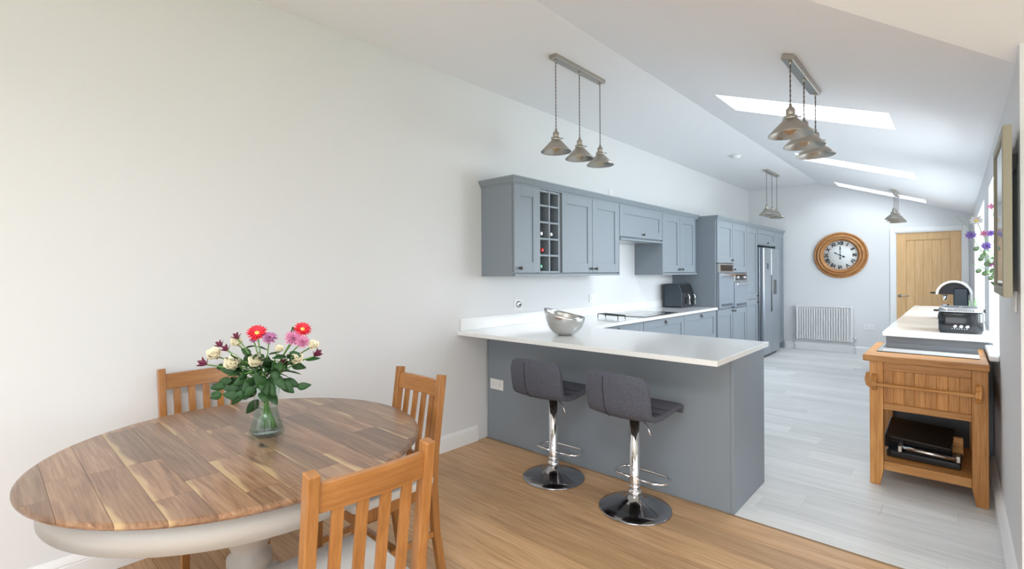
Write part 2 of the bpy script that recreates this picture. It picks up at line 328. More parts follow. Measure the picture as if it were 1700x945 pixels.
struct('wall_back', b, M['wall'], 'white wall around the glazed doors behind the camera', 'wall')
b = MB().box(XMAX,YMIN,2.15,XMAX+.2,YW+.3,3.2).box(XMAX,YMIN,-.05,XMAX+.2,-2.7,2.15).box(XMAX,2.1,-.05,XMAX+.2,YW+.3,2.15).box(XMAX,YMIN,-.05,XMAX+.2,YW,.08)
struct('wall_side', b, M['wall'], 'white wall around the glazed opening right of the camera', 'wall')
for nm, mbx, lab in (('window_6', [(.45+i*1.13,YMIN-.12,.08,.52+i*1.13,YMIN-.05,2.15) for i in range(6)], 'glazed garden doors behind the camera'), ('window_7', [(XMAX+.05,-2.7+i*1.183,.08,XMAX+.12,-2.63+i*1.183,2.15) for i in range(5)], 'glazed garden doors right of the camera')):
    t = thing(nm, lab, 'window', mbx[0][:3], kind='structure'); f = MB(); [f.box(*q) for q in mbx]; mk('window_frame', f, M['white'], t)
# floors: planks laid across the room on a solid base
t = thing('floor', 'honey oak board floor of the dining area meeting pale grey planks in the kitchen', 'floor', (0,0,0), kind='structure')
mk('floor_base', MB().box(-.2,YMIN-.2,-.06,XMAX+.2,YF+.2,-.012), M['subfloor'], t)
def plank(x0, x1, y0, y1, mat, g=0.0007, ch=0.0012):
    x0 += g; x1 -= g; y0 += g; y1 -= g
    vs = [(x0,y0,-.012),(x1,y0,-.012),(x1,y1,-.012),(x0,y1,-.012),(x0,y0,-ch),(x1,y0,-ch),(x1,y1,-ch),(x0,y1,-ch),(x0+ch,y0+ch,0),(x1-ch,y0+ch,0),(x1-ch,y1-ch,0),(x0+ch,y1-ch,0)]
    mk('plank', MB().add(vs, [(0,1,5,4),(1,2,6,5),(2,3,7,6),(3,0,4,7),(4,5,9,8),(5,6,10,9),(6,7,11,10),(7,4,8,11),(8,9,10,11)]), mat, t)
rnd = random.Random(3); y = 2.835; PW = 0.19
while y > -1.0:
    x = -0.01-rnd.uniform(0,1.5)
    while x < 4.8:
        x1 = x+1.9
        if x1 > 0: plank(max(x,0), min(x1,XMAX), y-PW, y, M['oak'])
        x = x1
    y -= PW
mk('plank_area', MB().box(0,YMIN,-.012,XMAX,y+PW,0), M['oak'], t)
mk('plank_area', MB().box(4.8,y+PW,-.012,XMAX,YW+.01,0), M['oak'], t)
mk('threshold_strip', MB().cbox(0,2.838,-.012,XR,2.850,.0015,.001), M['subfloor'], t)
y = 2.853; PW = 0.178
while y < YF-.01:
    x = 0.5-rnd.uniform(0,1.2)
    while x < XR:
        x1 = x+1.22
        if x1 > .5: plank(max(x,0.5), min(x1,XR), y, min(y+PW,YF), M['vinyl'], 0.0003, 0.0006)
        x = x1
    y += PW
# skirting
def skirt(name, p, q, nrm, lab, h=0.125):
    prof = [(0,0),(.018,0),(.018,h*.68),(.014,h*.70),(.014,h*.74),(.017,h*.76),(.013,h*.86),(.006,h*.97),(0,h)]
    p = Vector(p); q = Vector(q); n = Vector(nrm); vs = [tuple(e+n*a+Vector((0,0,z))) for e in (p,q) for a,z in prof]; k = len(prof)
    m = MB().add(vs, [(i,(i+1)%k,(i+1)%k+k,i+k) for i in range(k)]+[tuple(range(k)),tuple(range(k,2*k))[::-1]])
    return struct(name, m, M['trim'], lab, 'skirting')
skirt('baseboard_left', (0.0005,YMIN,0.001), (0.0005,YW,0.001), (1,0,0), 'moulded white skirting along the long dining wall')
skirt('baseboard_far', (.62,YF,0.001), (2.12,YF,0.001), (0,-1,0), 'moulded white skirting under the radiator and clock')
skirt('baseboard_right', (XR,YW+.020,0.001), (XR,4.58,0.001), (-1.6,0,0), 'white skirting running behind the oak trolley')
skirt('baseboard_wing', (XR+.0,YW,0.001), (XMAX,YW,0.001), (0,-1,0), 'white skirting on the wall at the right photo edge')

# windows in the right wall
for k, (a, c) in enumerate((W1, W2)):
    t = thing('window_%d'%(k+1), ['white framed window nearest the picture frame, flowers on its sill', 'long white framed window beyond the toaster'][k], 'window', (XR+T,(a+c)/2,WZ0), kind='structure')
    z0 = WZ0 if k == 0 else WZ0+.05
    xo = XR+T-.075
    f = MB().box(xo,a,z0,xo+.07,c,z0+.06).box(xo,a,WZ1-.06,xo+.07,c,WZ1).box(xo,a,z0,xo+.07,a+.06,WZ1).box(xo,c-.06,z0,xo+.07,c,WZ1)
    mk('window_frame', f, M['white'], t)
    n = 1 if k == 0 else 3
    for i in range(1, n+1 if k==0 else n):
        yy = a+(c-a)*i/(2 if k==0 else n); mk('mullion', MB().cbox(xo,yy-.035,z0+.06,xo+.07,yy+.035,WZ1-.06), M['white'], t)
    m = 2 if k == 0 else 3
    for i in range(m):
        ya = a+(c-a)*i/m+.04; yb = a+(c-a)*(i+1)/m-.04
        mk('pane', MB().box(xo+.03,ya,z0+.06,xo+.036,yb,WZ1-.06), M['glass'], t)
    if k == 0: mk('window_sill', MB().cbox(XR-.045,a-.06,WZ0-.03,XR-.001,4.575,WZ0,.006).box(XR-.002,a,WZ0-.03,xo,c,WZ0), M['quartz'], t)
    else: mk('window_sill', MB().box(XR-.0,a,z0,xo,c,z0+.004), M['quartz'], t)
# oak door in the far wall
t = thing('door_1', 'pale oak boarded door with lever handle in white frame', 'door', (2.58,YF,0), kind='structure')
a = MB()
for q in ((2.12,YF-.018,0,DX0,YF+.001,2.055),(DX1,YF-.018,0,3.045,YF+.001,2.055),(DX0,YF-.018,DZ,DX1,YF+.001,2.055)): a.cbox(*q, .005)
mk('architrave', a, M['trim'], t)
mk('door_lining', MB().box(DX0,YF-.01,0,DX0+.012,YF+.12,DZ).box(DX1-.012,YF-.01,0,DX1,YF+.12,DZ).box(DX0,YF-.01,DZ-.012,DX1,YF+.12,DZ), M['trim'], t)
d0, d1, yd = DX0+.013, DX1-.013, YF+.005
for q in ((d0,.01,2.32,1.972),(2.84,.01,d1,1.972)): mk('stile', MB().cbox(q[0],yd,q[1],q[2],yd+.04,q[3],.002), M['doorwood'], t)
for q in ((2.32,1.855,2.84,1.972),(2.32,.01,2.84,.22)): mk('rail', MB().cbox(q[0],yd,q[1],q[2],yd+.04,q[3],.002), M['doorwood'], t)
for i in range(5): mk('board', MB().cbox(2.32+i*.104,yd+.010,.22,2.32+(i+1)*.104,yd+.035,1.855,.004), M['doorwood'], t)
h = mk('door_handle', MB().lathe([(.026,0),(.026,-.008),(.01,-.010),(.01,-.05)], (2.245,yd,.985), 'Y', 16).tube([(2.245,yd-.048,.985),(2.27,yd-.052,.985),(2.36,yd-.05,.983)], [.010,.009,.008], 10), M['nickel'], t, 'brushed metal lever handle')
for z in (.25,1.0,1.75): mk('hinge', MB().box(d1-.002,yd-.006,z,d1+.012,yd+.002,z+.09), M['nickel'], t)

# ------------------------------------------------------------------ kitchen cabinets (fronts face +X)
def knob(parent, x, y, z, mat=None, nx=1):
    m = MB().lathe([(.009,0),(.006,.006),(.005,.014),(.013,.019),(.015,.025),(.011,.031),(1e-5,.033)], (x,y,z), 'X', 12, cap=False)
    if nx < 0: m.v = [(2*x-p[0],p[1],p[2]) for p in m.v]
    return mk('knob', m, mat or M['pewter'], parent)
def shaker(parent, x, y0, y1, z0, z1, nx=1, st=0.075, rl=0.085, name='door', knobs=(), pull=None, th=0.02):
    """door slab with proud frame; the recessed panel is a piece of its own. x = outer face."""
    g = .0015; y0 += g; y1 -= g; z0 += g; z1 -= g; xi = x-nx*th
    st = min(st, (y1-y0)*.28); rl = min(rl, (z1-z0)*.28)
    d = MB()
    for q in ((y0,z0,y0+st,z1),(y1-st,z0,y1,z1),(y0+st,z0,y1-st,z0+rl),(y0+st,z1-rl,y1-st,z1)): d.cbox(xi,q[0],q[1],x,q[2],q[3],.0012)
    d = mk(name, d, M['paint'], parent)
    mk('panel', MB().box(xi,y0+st-.002,z0+rl-.002,x-nx*.009,y1-st+.002,z1-rl+.002), M['paint'], d)
    for ky, kz in knobs: knob(d, x, ky, kz, nx=nx)
    if pull:
        py, pz = pull; m = MB().lathe([(.017,0),(.017,.004),(.006,.006),(.006,.016),(1e-5,.017)], (x,py,pz), 'X', 14, cap=False)
        m.tube([(x+.014, py+.017*math.cos(q), pz-.012+.017*math.sin(q)) for q in [2*PI*i/14 for i in range(14)]], .0028, 6, closed=True)
        mk('ring_pull', m, M['pewter'], d)
    return d
def carcass(parent, x0, x1, y0, y1, z0, z1, t=.018, open_front=False, name='carcass', mat=None):
    return mk(name, MB().box(x0,y0,z0,x1,y1,z1), mat or M['paint'], parent)
WT = 2.07; WB = 1.34
t = thing('wall_cabinet', 'first grey single-door wall cabinet, left of the wine rack', 'cabinet', (0,2.80,WB))
mk('side_panel', MB().cbox(.001,2.80,WB,.342,2.818,WT,.001), M['paint'], t)
carcass(t, .001, .34, 2.818, 3.114, WB+.025, WT)
shaker(t, .362, 2.806, 3.114, WB+.028, WT-.004, knobs=[(2.862,1.405)])
# wine rack
t = thing('wine_rack', 'grey open ten-hole wine rack between wall cabinets', 'wine rack', (0,3.115,WB))
g = MB().box(.001,3.116,WB+.025,.012,3.396,WT)
mk('back_board', g, M['paintdk'], t)
ycols = [3.116, 3.249, 3.382]; zrows = [1.375+i*.1385 for i in range(6)]
for y in ycols: mk('upright', MB().cbox(.012,y,1.365,.357,y+.017,WT-.004,.001), M['paint'], t)
mk('upright', MB().cbox(.012,3.399,WB+.025,.352,3.424,WT-.002,.001), M['paintdk'], t)
for i, z in enumerate(zrows):
    for j in range(2): mk('shelf', MB().cbox(.012,ycols[j]+.017,min(z,WT-.02)-.008,.356,ycols[j+1],min(z,WT-.02)+.008,.001), M['paint'], t)
def bottle(label, y, z, foil, glass, xo=.30, big=False):
    r = .037; L = xo
    o = thing('wine_bottle', label, 'bottle', (L,y,z))
    mk('body', MB().lathe([(.001,0.02),(r,0.02),(r,.17+(.03 if big else 0)),(.015,.235),(.0145,L-.012)], (0,y,z), 'X', 16), glass, o)
    mk('foil_cap', MB().lathe([(.0155,L-.045),(.0165,L-.004),(.0165,L+.004),(.012,L+.007)], (0,y,z), 'X', 16), foil, o)
    return o
bottle('bottle with a silver cap in the left column of the wine rack', 3.19, zrows[2]+.046, M['silver_foil'], M['wineglass'], .32)
bottle('bottle with a silver cap in the right column of the wine rack', 3.325, zrows[2]+.046, M['silver_foil'], M['wineglass'], .32)
bottle('bottle with a red cap in the wine rack', 3.185, zrows[1]+.046, M['red_foil'], M['wineglass'], .335)
bottle('bright green bottle lying in the lowest left hole of the wine rack', 3.185, zrows[0]+.046, M['green_glass'], M['green_glass'], .32, True)
t = thing('wall_cabinet', 'grey double-door wall cabinet right of the wine rack', 'cabinet', (0,3.425,WB))
carcass(t, .001, .34, 3.425, 4.398, WB+.025, WT)
shaker(t, .362, 3.43, 3.909, WB+.028, WT-.004, knobs=[(3.868,1.405)]); shaker(t, .362, 3.912, 4.398, WB+.028, WT-.004, knobs=[(3.952,1.405)])
mk('side_panel', MB().cbox(.001,4.398,WB,.362,4.412,WT,.001), M['paint'], t)
t = thing('hood_cabinet', 'short grey cabinet hiding the extractor above the hob', 'cabinet', (0,4.415,1.70))
carcass(t, .001, .34, 4.415, 5.392, 1.735, WT)
shaker(t, .362, 4.42, 5.39, 1.742, WT-.004, knobs=[(4.905,1.782)])
mk('extractor', MB().cbox(.01,4.42,1.706,.372,5.385,1.728,.003), M['paint'], t)
mk('filter', MB().box(.06,4.5,1.702,.30,5.3,1.708), M['steel'], t)
t = thing('wall_cabinet', 'grey double-door wall cabinet between the hob hood and the oven tower', 'cabinet', (0,5.395,WB))
carcass(t, .001, .34, 5.41, 6.36, WB+.025, WT)
mk('side_panel', MB().cbox(.001,5.396,WB,.362,5.41,WT,.001), M['paint'], t)
shaker(t, .362, 5.411, 5.883, WB+.028, WT-.004, knobs=[(5.835,1.405)]); shaker(t, .362, 5.886, 6.358, WB+.028, WT-.004, knobs=[(5.93,1.405)])
mk('filler', MB().box(.001,6.36,WB,.34,6.465,WT), M['paint'], t)
def mould(name, pts, z, lab, cat, prof, grp=None):
    """profile (offset outward, dz) swept along a plan polyline with an outward normal on its left"""
    P = [Vector((a,c,0)) for a,c in pts]; vs = []; k = len(prof)
    for i, p in enumerate(P):
        d1 = (P[i]-P[i-1]).normalized() if i else (P[1]-P[0]).normalized(); d2 = (P[i+1]-P[i]).normalized() if i < len(P)-1 else d1
        n1 = Vector((d1.y,-d1.x,0)); n2 = Vector((d2.y,-d2.x,0)); n = (n1+n2); n = n/ (1+n1.dot(n2)) 
        vs += [tuple(p+n*o+Vector((0,0,z+dz))) for o,dz in prof]
    fs = [(i*k+j,i*k+(j+1)%k,(i+1)*k+(j+1)%k,(i+1)*k+j) for i in range(len(P)-1) for j in range(k)]+[tuple(range(k)),tuple(range(len(vs)-k,len(vs)))[::-1]]
    o = mk(name, MB().add(vs, fs), M['paint']); return tag(o, lab, cat, grp)
CR = [(-.02,0),(.004,0),(.004,.010),(.012,.014),(.020,.028),(.030,.046),(.034,.048),(.034,.060),(-.02,.060)]
mould('cornice', [(.001,2.80),(.362,2.80),(.362,6.43)], WT-.006, 'grey cornice moulding along the top of the wall cabinets', 'cornice', CR)
PR = [(-.016,0),(.006,0),(.006,.012),(.002,.020),(-.016,.022)]
mould('light_pelmet', [(.34,2.818),(.358,2.818),(.358,4.41)], WB, 'grey pelmet strip under the cabinets around the wine rack', 'pelmet', PR)
mould('light_pelmet', [(.34,5.41),(.358,5.41),(.358,6.44)], WB, 'grey pelmet strip under the cabinet beside the oven tower', 'pelmet', PR)

# tower run
TX = .602; TT = 2.055
def tower(name, lab, y0, y1, side=False, z0=.10):
    t = thing(name, lab, 'cabinet', (0,y0,0)); return t
t1 = tower('oven_cabinet', 'tall grey oven housing nearest the worktop, its side panel beside the air fryer', 6.47, 7.075)
mk('side_panel', MB().cbox(.001,6.468,.001,TX-.018,6.487,TT,.001), M['paint'], t1)
mk('carcass', MB().box(.001,6.487,.10,TX-.022,7.075,.885).box(.001,6.487,.885,.05,7.075,1.49).box(.001,6.487,1.49,TX-.022,7.075,TT).box(.05,6.487,.885,TX-.022,6.492,1.49).box(.05,7.07,.885,TX-.022,7.075,1.49), M['paint'], t1)
shaker(t1, TX, 6.49, 7.072, 1.492, TT-.004, knobs=[(7.03,1.535)]); shaker(t1, TX, 6.49, 7.072, .13, .87, knobs=[(7.03,.835)])
t2 = tower('oven_cabinet', 'tall grey oven housing with the lower of two ovens, right of the first', 7.08, 7.68)
mk('carcass', MB().box(.001,7.08,.10,TX-.022,7.68,.865).box(.001,7.08,.865,.05,7.68,1.36).box(.001,7.08,1.36,TX-.022,7.68,TT).box(.05,7.675,.865,TX-.022,7.68,1.36).box(.05,7.08,.865,TX-.022,7.085,1.36), M['paint'], t2)
shaker(t2, TX, 7.083, 7.677, 1.362, TT-.004, knobs=[(7.125,1.405)]); shaker(t2, TX, 7.083, 7.677, .13, .865, knobs=[(7.125,.83)])
t3 = tower('larder_cabinet', 'tall grey larder cabinet with two doors beside the fridge', 7.685, 8.23)
carcass(t3, .001, TX-.022, 7.685, 8.235, .10, TT)
shaker(t3, TX, 7.688, 8.225, .955, TT-.004, knobs=[(8.19,1.0)]); shaker(t3, TX, 7.688, 8.225, .13, .952, knobs=[(8.19,.905)])
t4 = tower('bridging_cabinet', 'small grey cabinet above the fridge', 8.24, 9.25)
mk('carcass', MB().box(.001,8.237,1.80,TX-.022,9.25,TT), M['paint'], t4); shaker(t4, TX, 8.242, 9.245, 1.81, TT-.004, knobs=[(8.75,1.845)])
mk('fridge_space_back', MB().box(.001,8.237,.001,.02,9.25,1.80), M['paintdk'], t4)
t5 = tower('end_cabinet', 'narrow tall grey cabinet at the far end, right of the fridge', 9.255, 9.80)
carcass(t5, .001, TX-.022, 9.31, 9.775, .10, TT); shaker(t5, TX, 9.255, 9.755, .13, TT-.004)
mk('end_panel', MB().cbox(.001,9.757,.001,TX+.002,9.777,TT,.001), M['paint'], t5)
for t, ya, yb in ((t1,6.487,7.076),(t2,7.08,7.68),(t3,7.685,8.232),(t5,9.31,9.756)): mk('plinth', MB().box(.10,ya,.001,TX-.06,yb,.13), M['paint'], t)
mould('cornice', [(.001,6.467),(TX,6.467),(TX,9.78)], TT-.006, 'grey cornice moulding along the top of the tall cabinets', 'cornice', CR)
def oven(lab, y0, y1, z0, z1, kind):
    o = thing('oven', lab, 'oven', (.05,y0,z0)); x = TX+.001; pz = z1-.118
    mk('housing', MB().box(.06,y0+.008,z0,x-.004,y1-.008,z1), M['steel'], o)
    mk('control_panel', MB().cbox(x-.003,y0+.004,pz,x+.018,y1-.004,z1,.002), M['steel'], o)
    mk('display', MB().box(x+.018,y0+.06,pz+.02,x+.020,y1-.06,z1-.018), M['black'], o)
    if kind == 2:
        for q in (.25,.75): mk('dial', MB().lathe([(.02,0),(.018,.018),(1e-5,.02)], (x+.019,y0+(y1-y0)*q,pz+.06), 'X', 16, cap=False), M['chrome'], o)
    d = mk('oven_door', MB().cbox(x-.003,y0+.004,z0+.002,x+.020,y1-.004,pz-.004,.003), M['ovenglass'], o)
    mk('handle', MB().cbox(x+.045,y0+.03,pz-.045,x+.058,y1-.03,pz-.022,.004).box(x+.02,y0+.06,pz-.04,x+.047,y0+.075,pz-.028).box(x+.02,y1-.075,pz-.04,x+.047,y1-.06,pz-.028), M['chrome'], d)
    v = MB()
    for i in range(18): v.box(x+.0195,y0+.09+i*.024,z0+.02,x+.021,y0+.10+i*.024,z0+.055)
    mk('vent', v, M['black'], d)
oven('built-in oven with dark display nearest the worktop, set higher', 6.494, 7.068, .892, 1.482, 1)
oven('built-in oven with round dials set lower, beside the larder', 7.088, 7.672, .872, 1.352, 2)
# fridge
o = thing('fridge_freezer', 'tall graphite side-by-side fridge freezer in the cabinet run', 'fridge', (.05,8.36,0))
FY0, FY1, FX = 8.345, 9.245, .665
mk('body', MB().cbox(.03,FY0,.02,FX-.06,FY1,1.765,.004), M['fridge'], o)
for k, (a, c) in enumerate(((FY0,8.762),(8.768,FY1))):
    d = mk('door', MB().cbox(FX-.055,a,.04,FX,c,1.76,.012), M['fridge'], o)
    yy = 8.745 if k == 0 else 8.785
    mk('handle_recess', MB().cbox(FX-.002,yy-.010,.72,FX+.003,yy+.010,1.32,.002), M['black'], d)
    if k == 0: mk('label_plate', MB().box(FX,8.50,1.42,FX+.001,8.60,1.51), M['charcoal'], d)
    else: mk('water_dispenser', MB().cbox(FX-.004,8.88,1.0,FX+.004,9.06,1.24,.004), M['black'], d)
mk('foot', MB().box(.08,FY0+.02,.001,FX-.05,FY1-.02,.025), M['blackmat'], o)
# base units behind the peninsula
BZ0, BZ1 = .115, .878
for i, (a, c, lab) in enumerate(((3.50,4.485,'grey base drawer unit in the inner corner behind the peninsula'),(4.487,5.473,'grey base drawer unit under the hob'),(5.475,6.466,'grey base drawer unit beside the oven tower, under the air fryer'))):
    t = thing('base_unit', lab, 'cabinet', (0,a,0)); carcass(t, .001, .565, a, c, BZ0, BZ1)
    mk('plinth', MB().box(.05,a,.001,.53,c,BZ0), M['paint'], t)
    shaker(t, .587, a+.003, c-.003, .50, .872, name='drawer', pull=((a+c)/2,.838), rl=.075); shaker(t, .587, a+.003, c-.003, .125, .497, name='drawer', pull=((a+c)/2,.463), rl=.075)
# peninsula
t = thing('peninsula', 'grey panelled peninsula under the white worktop behind the stools', 'peninsula', (0,2.85,0))
mk('back_panel', MB().cbox(.019,2.852,.001,1.957,2.872,.879,.001), M['paint'], t)
mk('end_panel', MB().cbox(1.957,2.850,.001,1.976,3.432,.879,.0015), M['paint'], t)
mk('carcass', MB().box(.02,2.873,.10,1.956,3.40,.878), M['paint'], t)
mk('plinth', MB().box(.02,2.873,.001,1.956,3.35,.10), M['paint'], t)
for a, c in ((.62,1.06),(1.06,1.50),(1.50,1.95)):
    mk('door', MB().cbox(a+.002,3.40,.12,c-.002,3.42,.872,.0015), M['paint'], t)
# worktop
t = thing('worktop', 'white quartz L-shaped worktop of the peninsula and hob run', 'worktop', (0,2.53,.88))
P = [(.002,2.532),(1.999,2.532),(1.999,3.455),(.612,3.455),(.612,6.465),(.002,6.465)]
mk('slab', MB().prism(P, .88, .91), M['quartz'], t, bevel=.002)
mk('upstand', MB().cbox(.0015,2.56,.9102,.014,6.465,1.010,.002), M['quartz'], t)
# hob, trivet, bowl, air fryer
o = thing('hob', 'black glass induction hob in the worktop', 'hob', (.10,4.55,.91))
mk('glass', MB().cbox(.085,4.545,.9102,.570,5.335,.916,.002), M['hob'], o)
rg = MB()
for (x,y,r) in ((.22,4.75,.08),(.44,4.76,.09),(.22,5.13,.09),(.44,5.12,.075)):
    rg.tube([(x+r*math.cos(q),y+r*math.sin(q),.9162) for q in [2*PI*i/28 for i in range(28)]], .0008, 4, closed=True)
mk('zone_ring', rg, M['steel'], o, 'thin grey cooking zone rings')
o = thing('trivet', 'small black wire trivet on the worktop left of the hob', 'trivet', (.3,4.36,.91))
w = MB()
for z, r in ((.945,.004),): w.tube([(.17,4.30,z),(.46,4.20,z),(.49,4.29,z),(.20,4.40,z)], .004, 8, closed=True)
for k in range(9):
    a = Vector((.17,4.30,.945)).lerp(Vector((.46,4.20,.945)), k/8); c = Vector((.20,4.40,.945)).lerp(Vector((.49,4.29,.945)), k/8); w.tube([a,c], .0025, 6)
mk('rack', w, M['blackmat'], o)
for p in ((.17,4.30),(.46,4.20),(.49,4.29),(.20,4.40)): mk('leg', MB().tube([(p[0],p[1],.9102),(p[0],p[1],.945)], .004, 8), M['blackmat'], o)
# bowl with a swept rim
bx, by = .771, 2.899
o = thing('fruit_bowl', 'silver metal bowl with a swept asymmetrical rim on the peninsula', 'bowl', (bx,by,.91))
def bowl_mesh():
    n, m = 48, 14; vs = []; R0 = .150
    vd = math.radians(138)   # direction of the high lip
    for side in (0,1):
        for j in range(m+1):
            for i in range(n):
                a = 2*PI*i/n; hi = .5+.5*math.cos(a-math.radians(205))
                H = .128 + .066*hi**1.5; u = j/m; ang = u*math.radians(84)
                r = .035+(R0-.035)*math.sin(ang)/math.sin(math.radians(84)); z = H*(1-math.cos(ang))/(1-math.cos(math.radians(84)))
                if side: r = max(r-.004,.001); z = z+.004*(1-u)
                vs.append((bx+r*math.cos(a), by+r*math.sin(a), .911+z))
    k = n*(m+1); fs = [(j*n+i, j*n+(i+1)%n, (j+1)*n+(i+1)%n, (j+1)*n+i) for j in range(m) for i in range(n)]
    fs += [tuple(q+k for q in f)[::-1] for f in fs]; fs += [(m*n+i, m*n+(i+1)%n, k+m*n+(i+1)%n, k+m*n+i) for i in range(n)]
    b = MB().add(vs, fs, True); b.add(vs[:n], [tuple(range(n))]); b.add(vs[k:k+n], [tuple(range(n))]); return b
mk('bowl_shell', bowl_mesh(), plain('polished_aluminium', (0.62,0.62,0.61), 0.22, 1.0), o)
tag(mk('lemon', MB().sph((bx+.02,by+.045,.985), .036, 14, 10, 1.1), M['lemon']), 'yellow lemon in the silver bowl', 'fruit')
tag(mk('orange_fruit', MB().sph((bx-.05,by+.01,.98), .037, 14, 10), M['orangef']), 'orange in the silver bowl', 'fruit')
# air fryer
o = thing('air_fryer', 'dark two-drawer air fryer against the oven tower side', 'air fryer', (.05,6.08,.91))
ax0, ax1, ay0, ay1 = .055, .30, 6.08, 6.45
prof = [(ax0,.922),(ax1,.922),(ax1,1.10),(ax1-.035,1.205),(ax1-.055,1.218),(ax0+.01,1.218),(ax0,1.205)]
mk('body', MB().prism(prof, ay0, ay1, 'Y'), M['charcoal'], o, bevel=.012)
mk('base', MB().box(ax0+.02,ay0+.02,.9105,ax1-.01,ay1-.02,.925), M['blackmat'], o)
mk('top_plate', MB().cbox(ax0+.02,ay0+.02,1.216,ax1-.07,ay1-.02,1.223,.003), M['steel'], o)
s = Vector((-.035,0,.105)).normalized(); 
cp = MB().add([(ax1+.001,ay0+.02,1.105),(ax1+.001,ay1-.02,1.105),(ax1-.032,ay1-.02,1.203),(ax1-.032,ay0+.02,1.203),(ax1+.004,ay0+.02,1.107),(ax1+.004,ay1-.02,1.107),(ax1-.028,ay1-.02,1.205),(ax1-.028,ay0+.02,1.205)], [(0,1,2,3),(4,5,6,7),(0,1,5,4),(1,2,6,5),(2,3,7,6),(3,0,4,7)])
mk('control_panel', cp, M['black'], o)
for k in range(2):
    a = ay0+.012+k*.175; d = mk('drawer', MB().cbox(ax1-.004,a,.935,ax1+.014,a+.168,1.095,.006), M['blackmat'], o)
    mk('window', MB().box(ax1+.014,a+.03,.955,ax1+.0155,a+.138,1.045), M['black'], d)
    mk('handle', MB().tube([(ax1+.012,a+.084,1.085),(ax1+.045,a+.084,1.083),(ax1+.058,a+.084,1.06),(ax1+.065,a+.084,.955)], .008, 8), M['chrome'], d)

# ------------------------------------------------------------------ counter on the window side (fronts face -X)
t = thing('sink_unit', 'grey base cabinets under the window-side counter', 'cabinet', (2.5,4.6,0))
mk('carcass', MB().box(2.53,4.635,.10,XR-.002,8.42,.878), M['paint'], t); mk('plinth', MB().box(2.58,4.635,.001,XR-.002,8.42,.10), M['paint'], t)
mk('end_panel', MB().cbox(2.507,4.615,.001,XR-.002,4.633,.879,.001), M['paint'], t)
ya = 4.635
for k in range(6):
    shaker(t, 2.508, ya, ya+.628, .115, .872, nx=-1, knobs=[(ya+(.59 if k%2==0 else .04),.82)]); ya += .630
o = mk('side_counter', MB().cbox(2.487,4.583,.88,XR-.001,8.44,.91,.002), M['quartz']); tag(o, 'white quartz counter under the windows carrying the toaster', 'worktop')
# toaster
o = thing('toaster', 'black and chrome four-slice toaster at the near end of the counter', 'toaster', (2.92,4.9,.91))
tx0, tx1, ty0, ty1 = 2.80, 3.045, 4.79, 5.10
def rrect(x0,x1,z0,z1,r,n=5):
    pts = []
    for cx_,cz_,a0 in ((x1-r,z1-r,0),(x0+r,z1-r,90),(x0+r,z0+r,180),(x1-r,z0+r,270)):
        for i in range(n+1): a = math.radians(a0+90*i/n); pts.append((cx_+r*math.cos(a), cz_+r*math.sin(a)))
    return pts
mk('body', MB().prism(rrect(tx0,tx1,ty0,ty1,.045), .925, 1.058, smooth=True), M['black'], o, bevel=.004)
mk('top_shell', MB().prism(rrect(tx0+.002,tx1-.002,ty0+.002,ty1-.002,.045), 1.058, 1.098, smooth=True), M['steel'], o, bevel=.014)
mk('base', MB().prism(rrect(tx0+.006,tx1-.006,ty0+.006,ty1-.006,.04), .911, .926), M['blackmat'], o)
for k in range(4): mk('slot', MB().box(tx0+.035+(k%2)*.10,ty0+.04+(k//2)*.13,1.0975,tx0+.115+(k%2)*.10,ty0+.07+(k//2)*.13,1.0995), M['blackmat'], o)
v = MB()
for k in range(16): v.box(tx0+.055+k*.009,ty0-.0005,1.070,tx0+.0585+k*.009,ty0+.004,1.086)
mk('vent_slots', v, M['black'], o)
for k in range(3): mk('dial', MB().lathe([(.011,0),(.010,-.010),(1e-5,-.012)], (tx0+.092+k*.033,ty0,.962), 'Y', 14, cap=False), M['chrome'], o)
for k in range(7): mk('indicator', MB().box(tx0+.075+k*.013,ty0-.001,.942,tx0+.079+k*.013,ty0+.003,.946), M['white'], o)
mk('lever', MB().cbox(tx0-.028,ty0+.08,1.062,tx0+.004,ty0+.115,1.076,.004), M['blackmat'], o)
mk('lever', MB().cbox(tx1-.004,ty0+.08,1.062,tx1+.016,ty0+.115,1.085,.004), M['blackmat'], o)
# coffee machine: chrome arch over a dark body
o = thing('coffee_machine', 'coffee machine with a chrome arch behind the toaster', 'coffee machine', (2.87,6.2,.91))
def arch(y0, y1, ro, ri, cx_=2.885, cz=1.145, zb=.93):
    pts = []
    for r in (ro, ri):
        row = [(cx_+r*math.cos(PI*i/20), cz+r*1.02*math.sin(PI*i/20)) for i in range(21)]
        row = [(cx_+r, zb)]+row if r == ro else [(cx_+r, zb)]+row
        pts.append(row)
    out = pts[0]+pts[1][::-1]; n = len(pts[0]); b = MB()
    vs = [(x,y0,z) for x,z in out]+[(x,y1,z) for x,z in out]; N2 = len(out); fs = []
    for i in range(n-1): a, c = i, N2-1-i; fs += [(i,i+1,N2-2-i,N2-1-i),(i+N2,i+1+N2,2*N2-2-i,2*N2-1-i)]
    fs += [(i,(i+1)%N2,(i+1)%N2+N2,i+N2) for i in range(N2)]; return b.add(vs, fs)
mk('arch', arch(6.15,6.36,.130,.112), M['steel'], o)
mk('body', MB().cbox(2.88,6.17,.93,2.985,6.36,1.205,.01), M['charcoal'], o)
mk('head', MB().prism([(2.885+.108*math.cos(math.radians(a)),1.145+.108*math.sin(math.radians(a))) for a in range(0,181,12)], 6.18, 6.34, 'Y'), M['blackmat'], o)
mk('spout', MB().lathe([(.012,0),(.016,.03),(.02,.05)], (2.822,6.24,1.09), 'Z', 12), M['chrome'], o)
mk('drip_tray', MB().cbox(2.77,6.14,.9105,2.995,6.36,.955,.004), M['blackmat'], o)
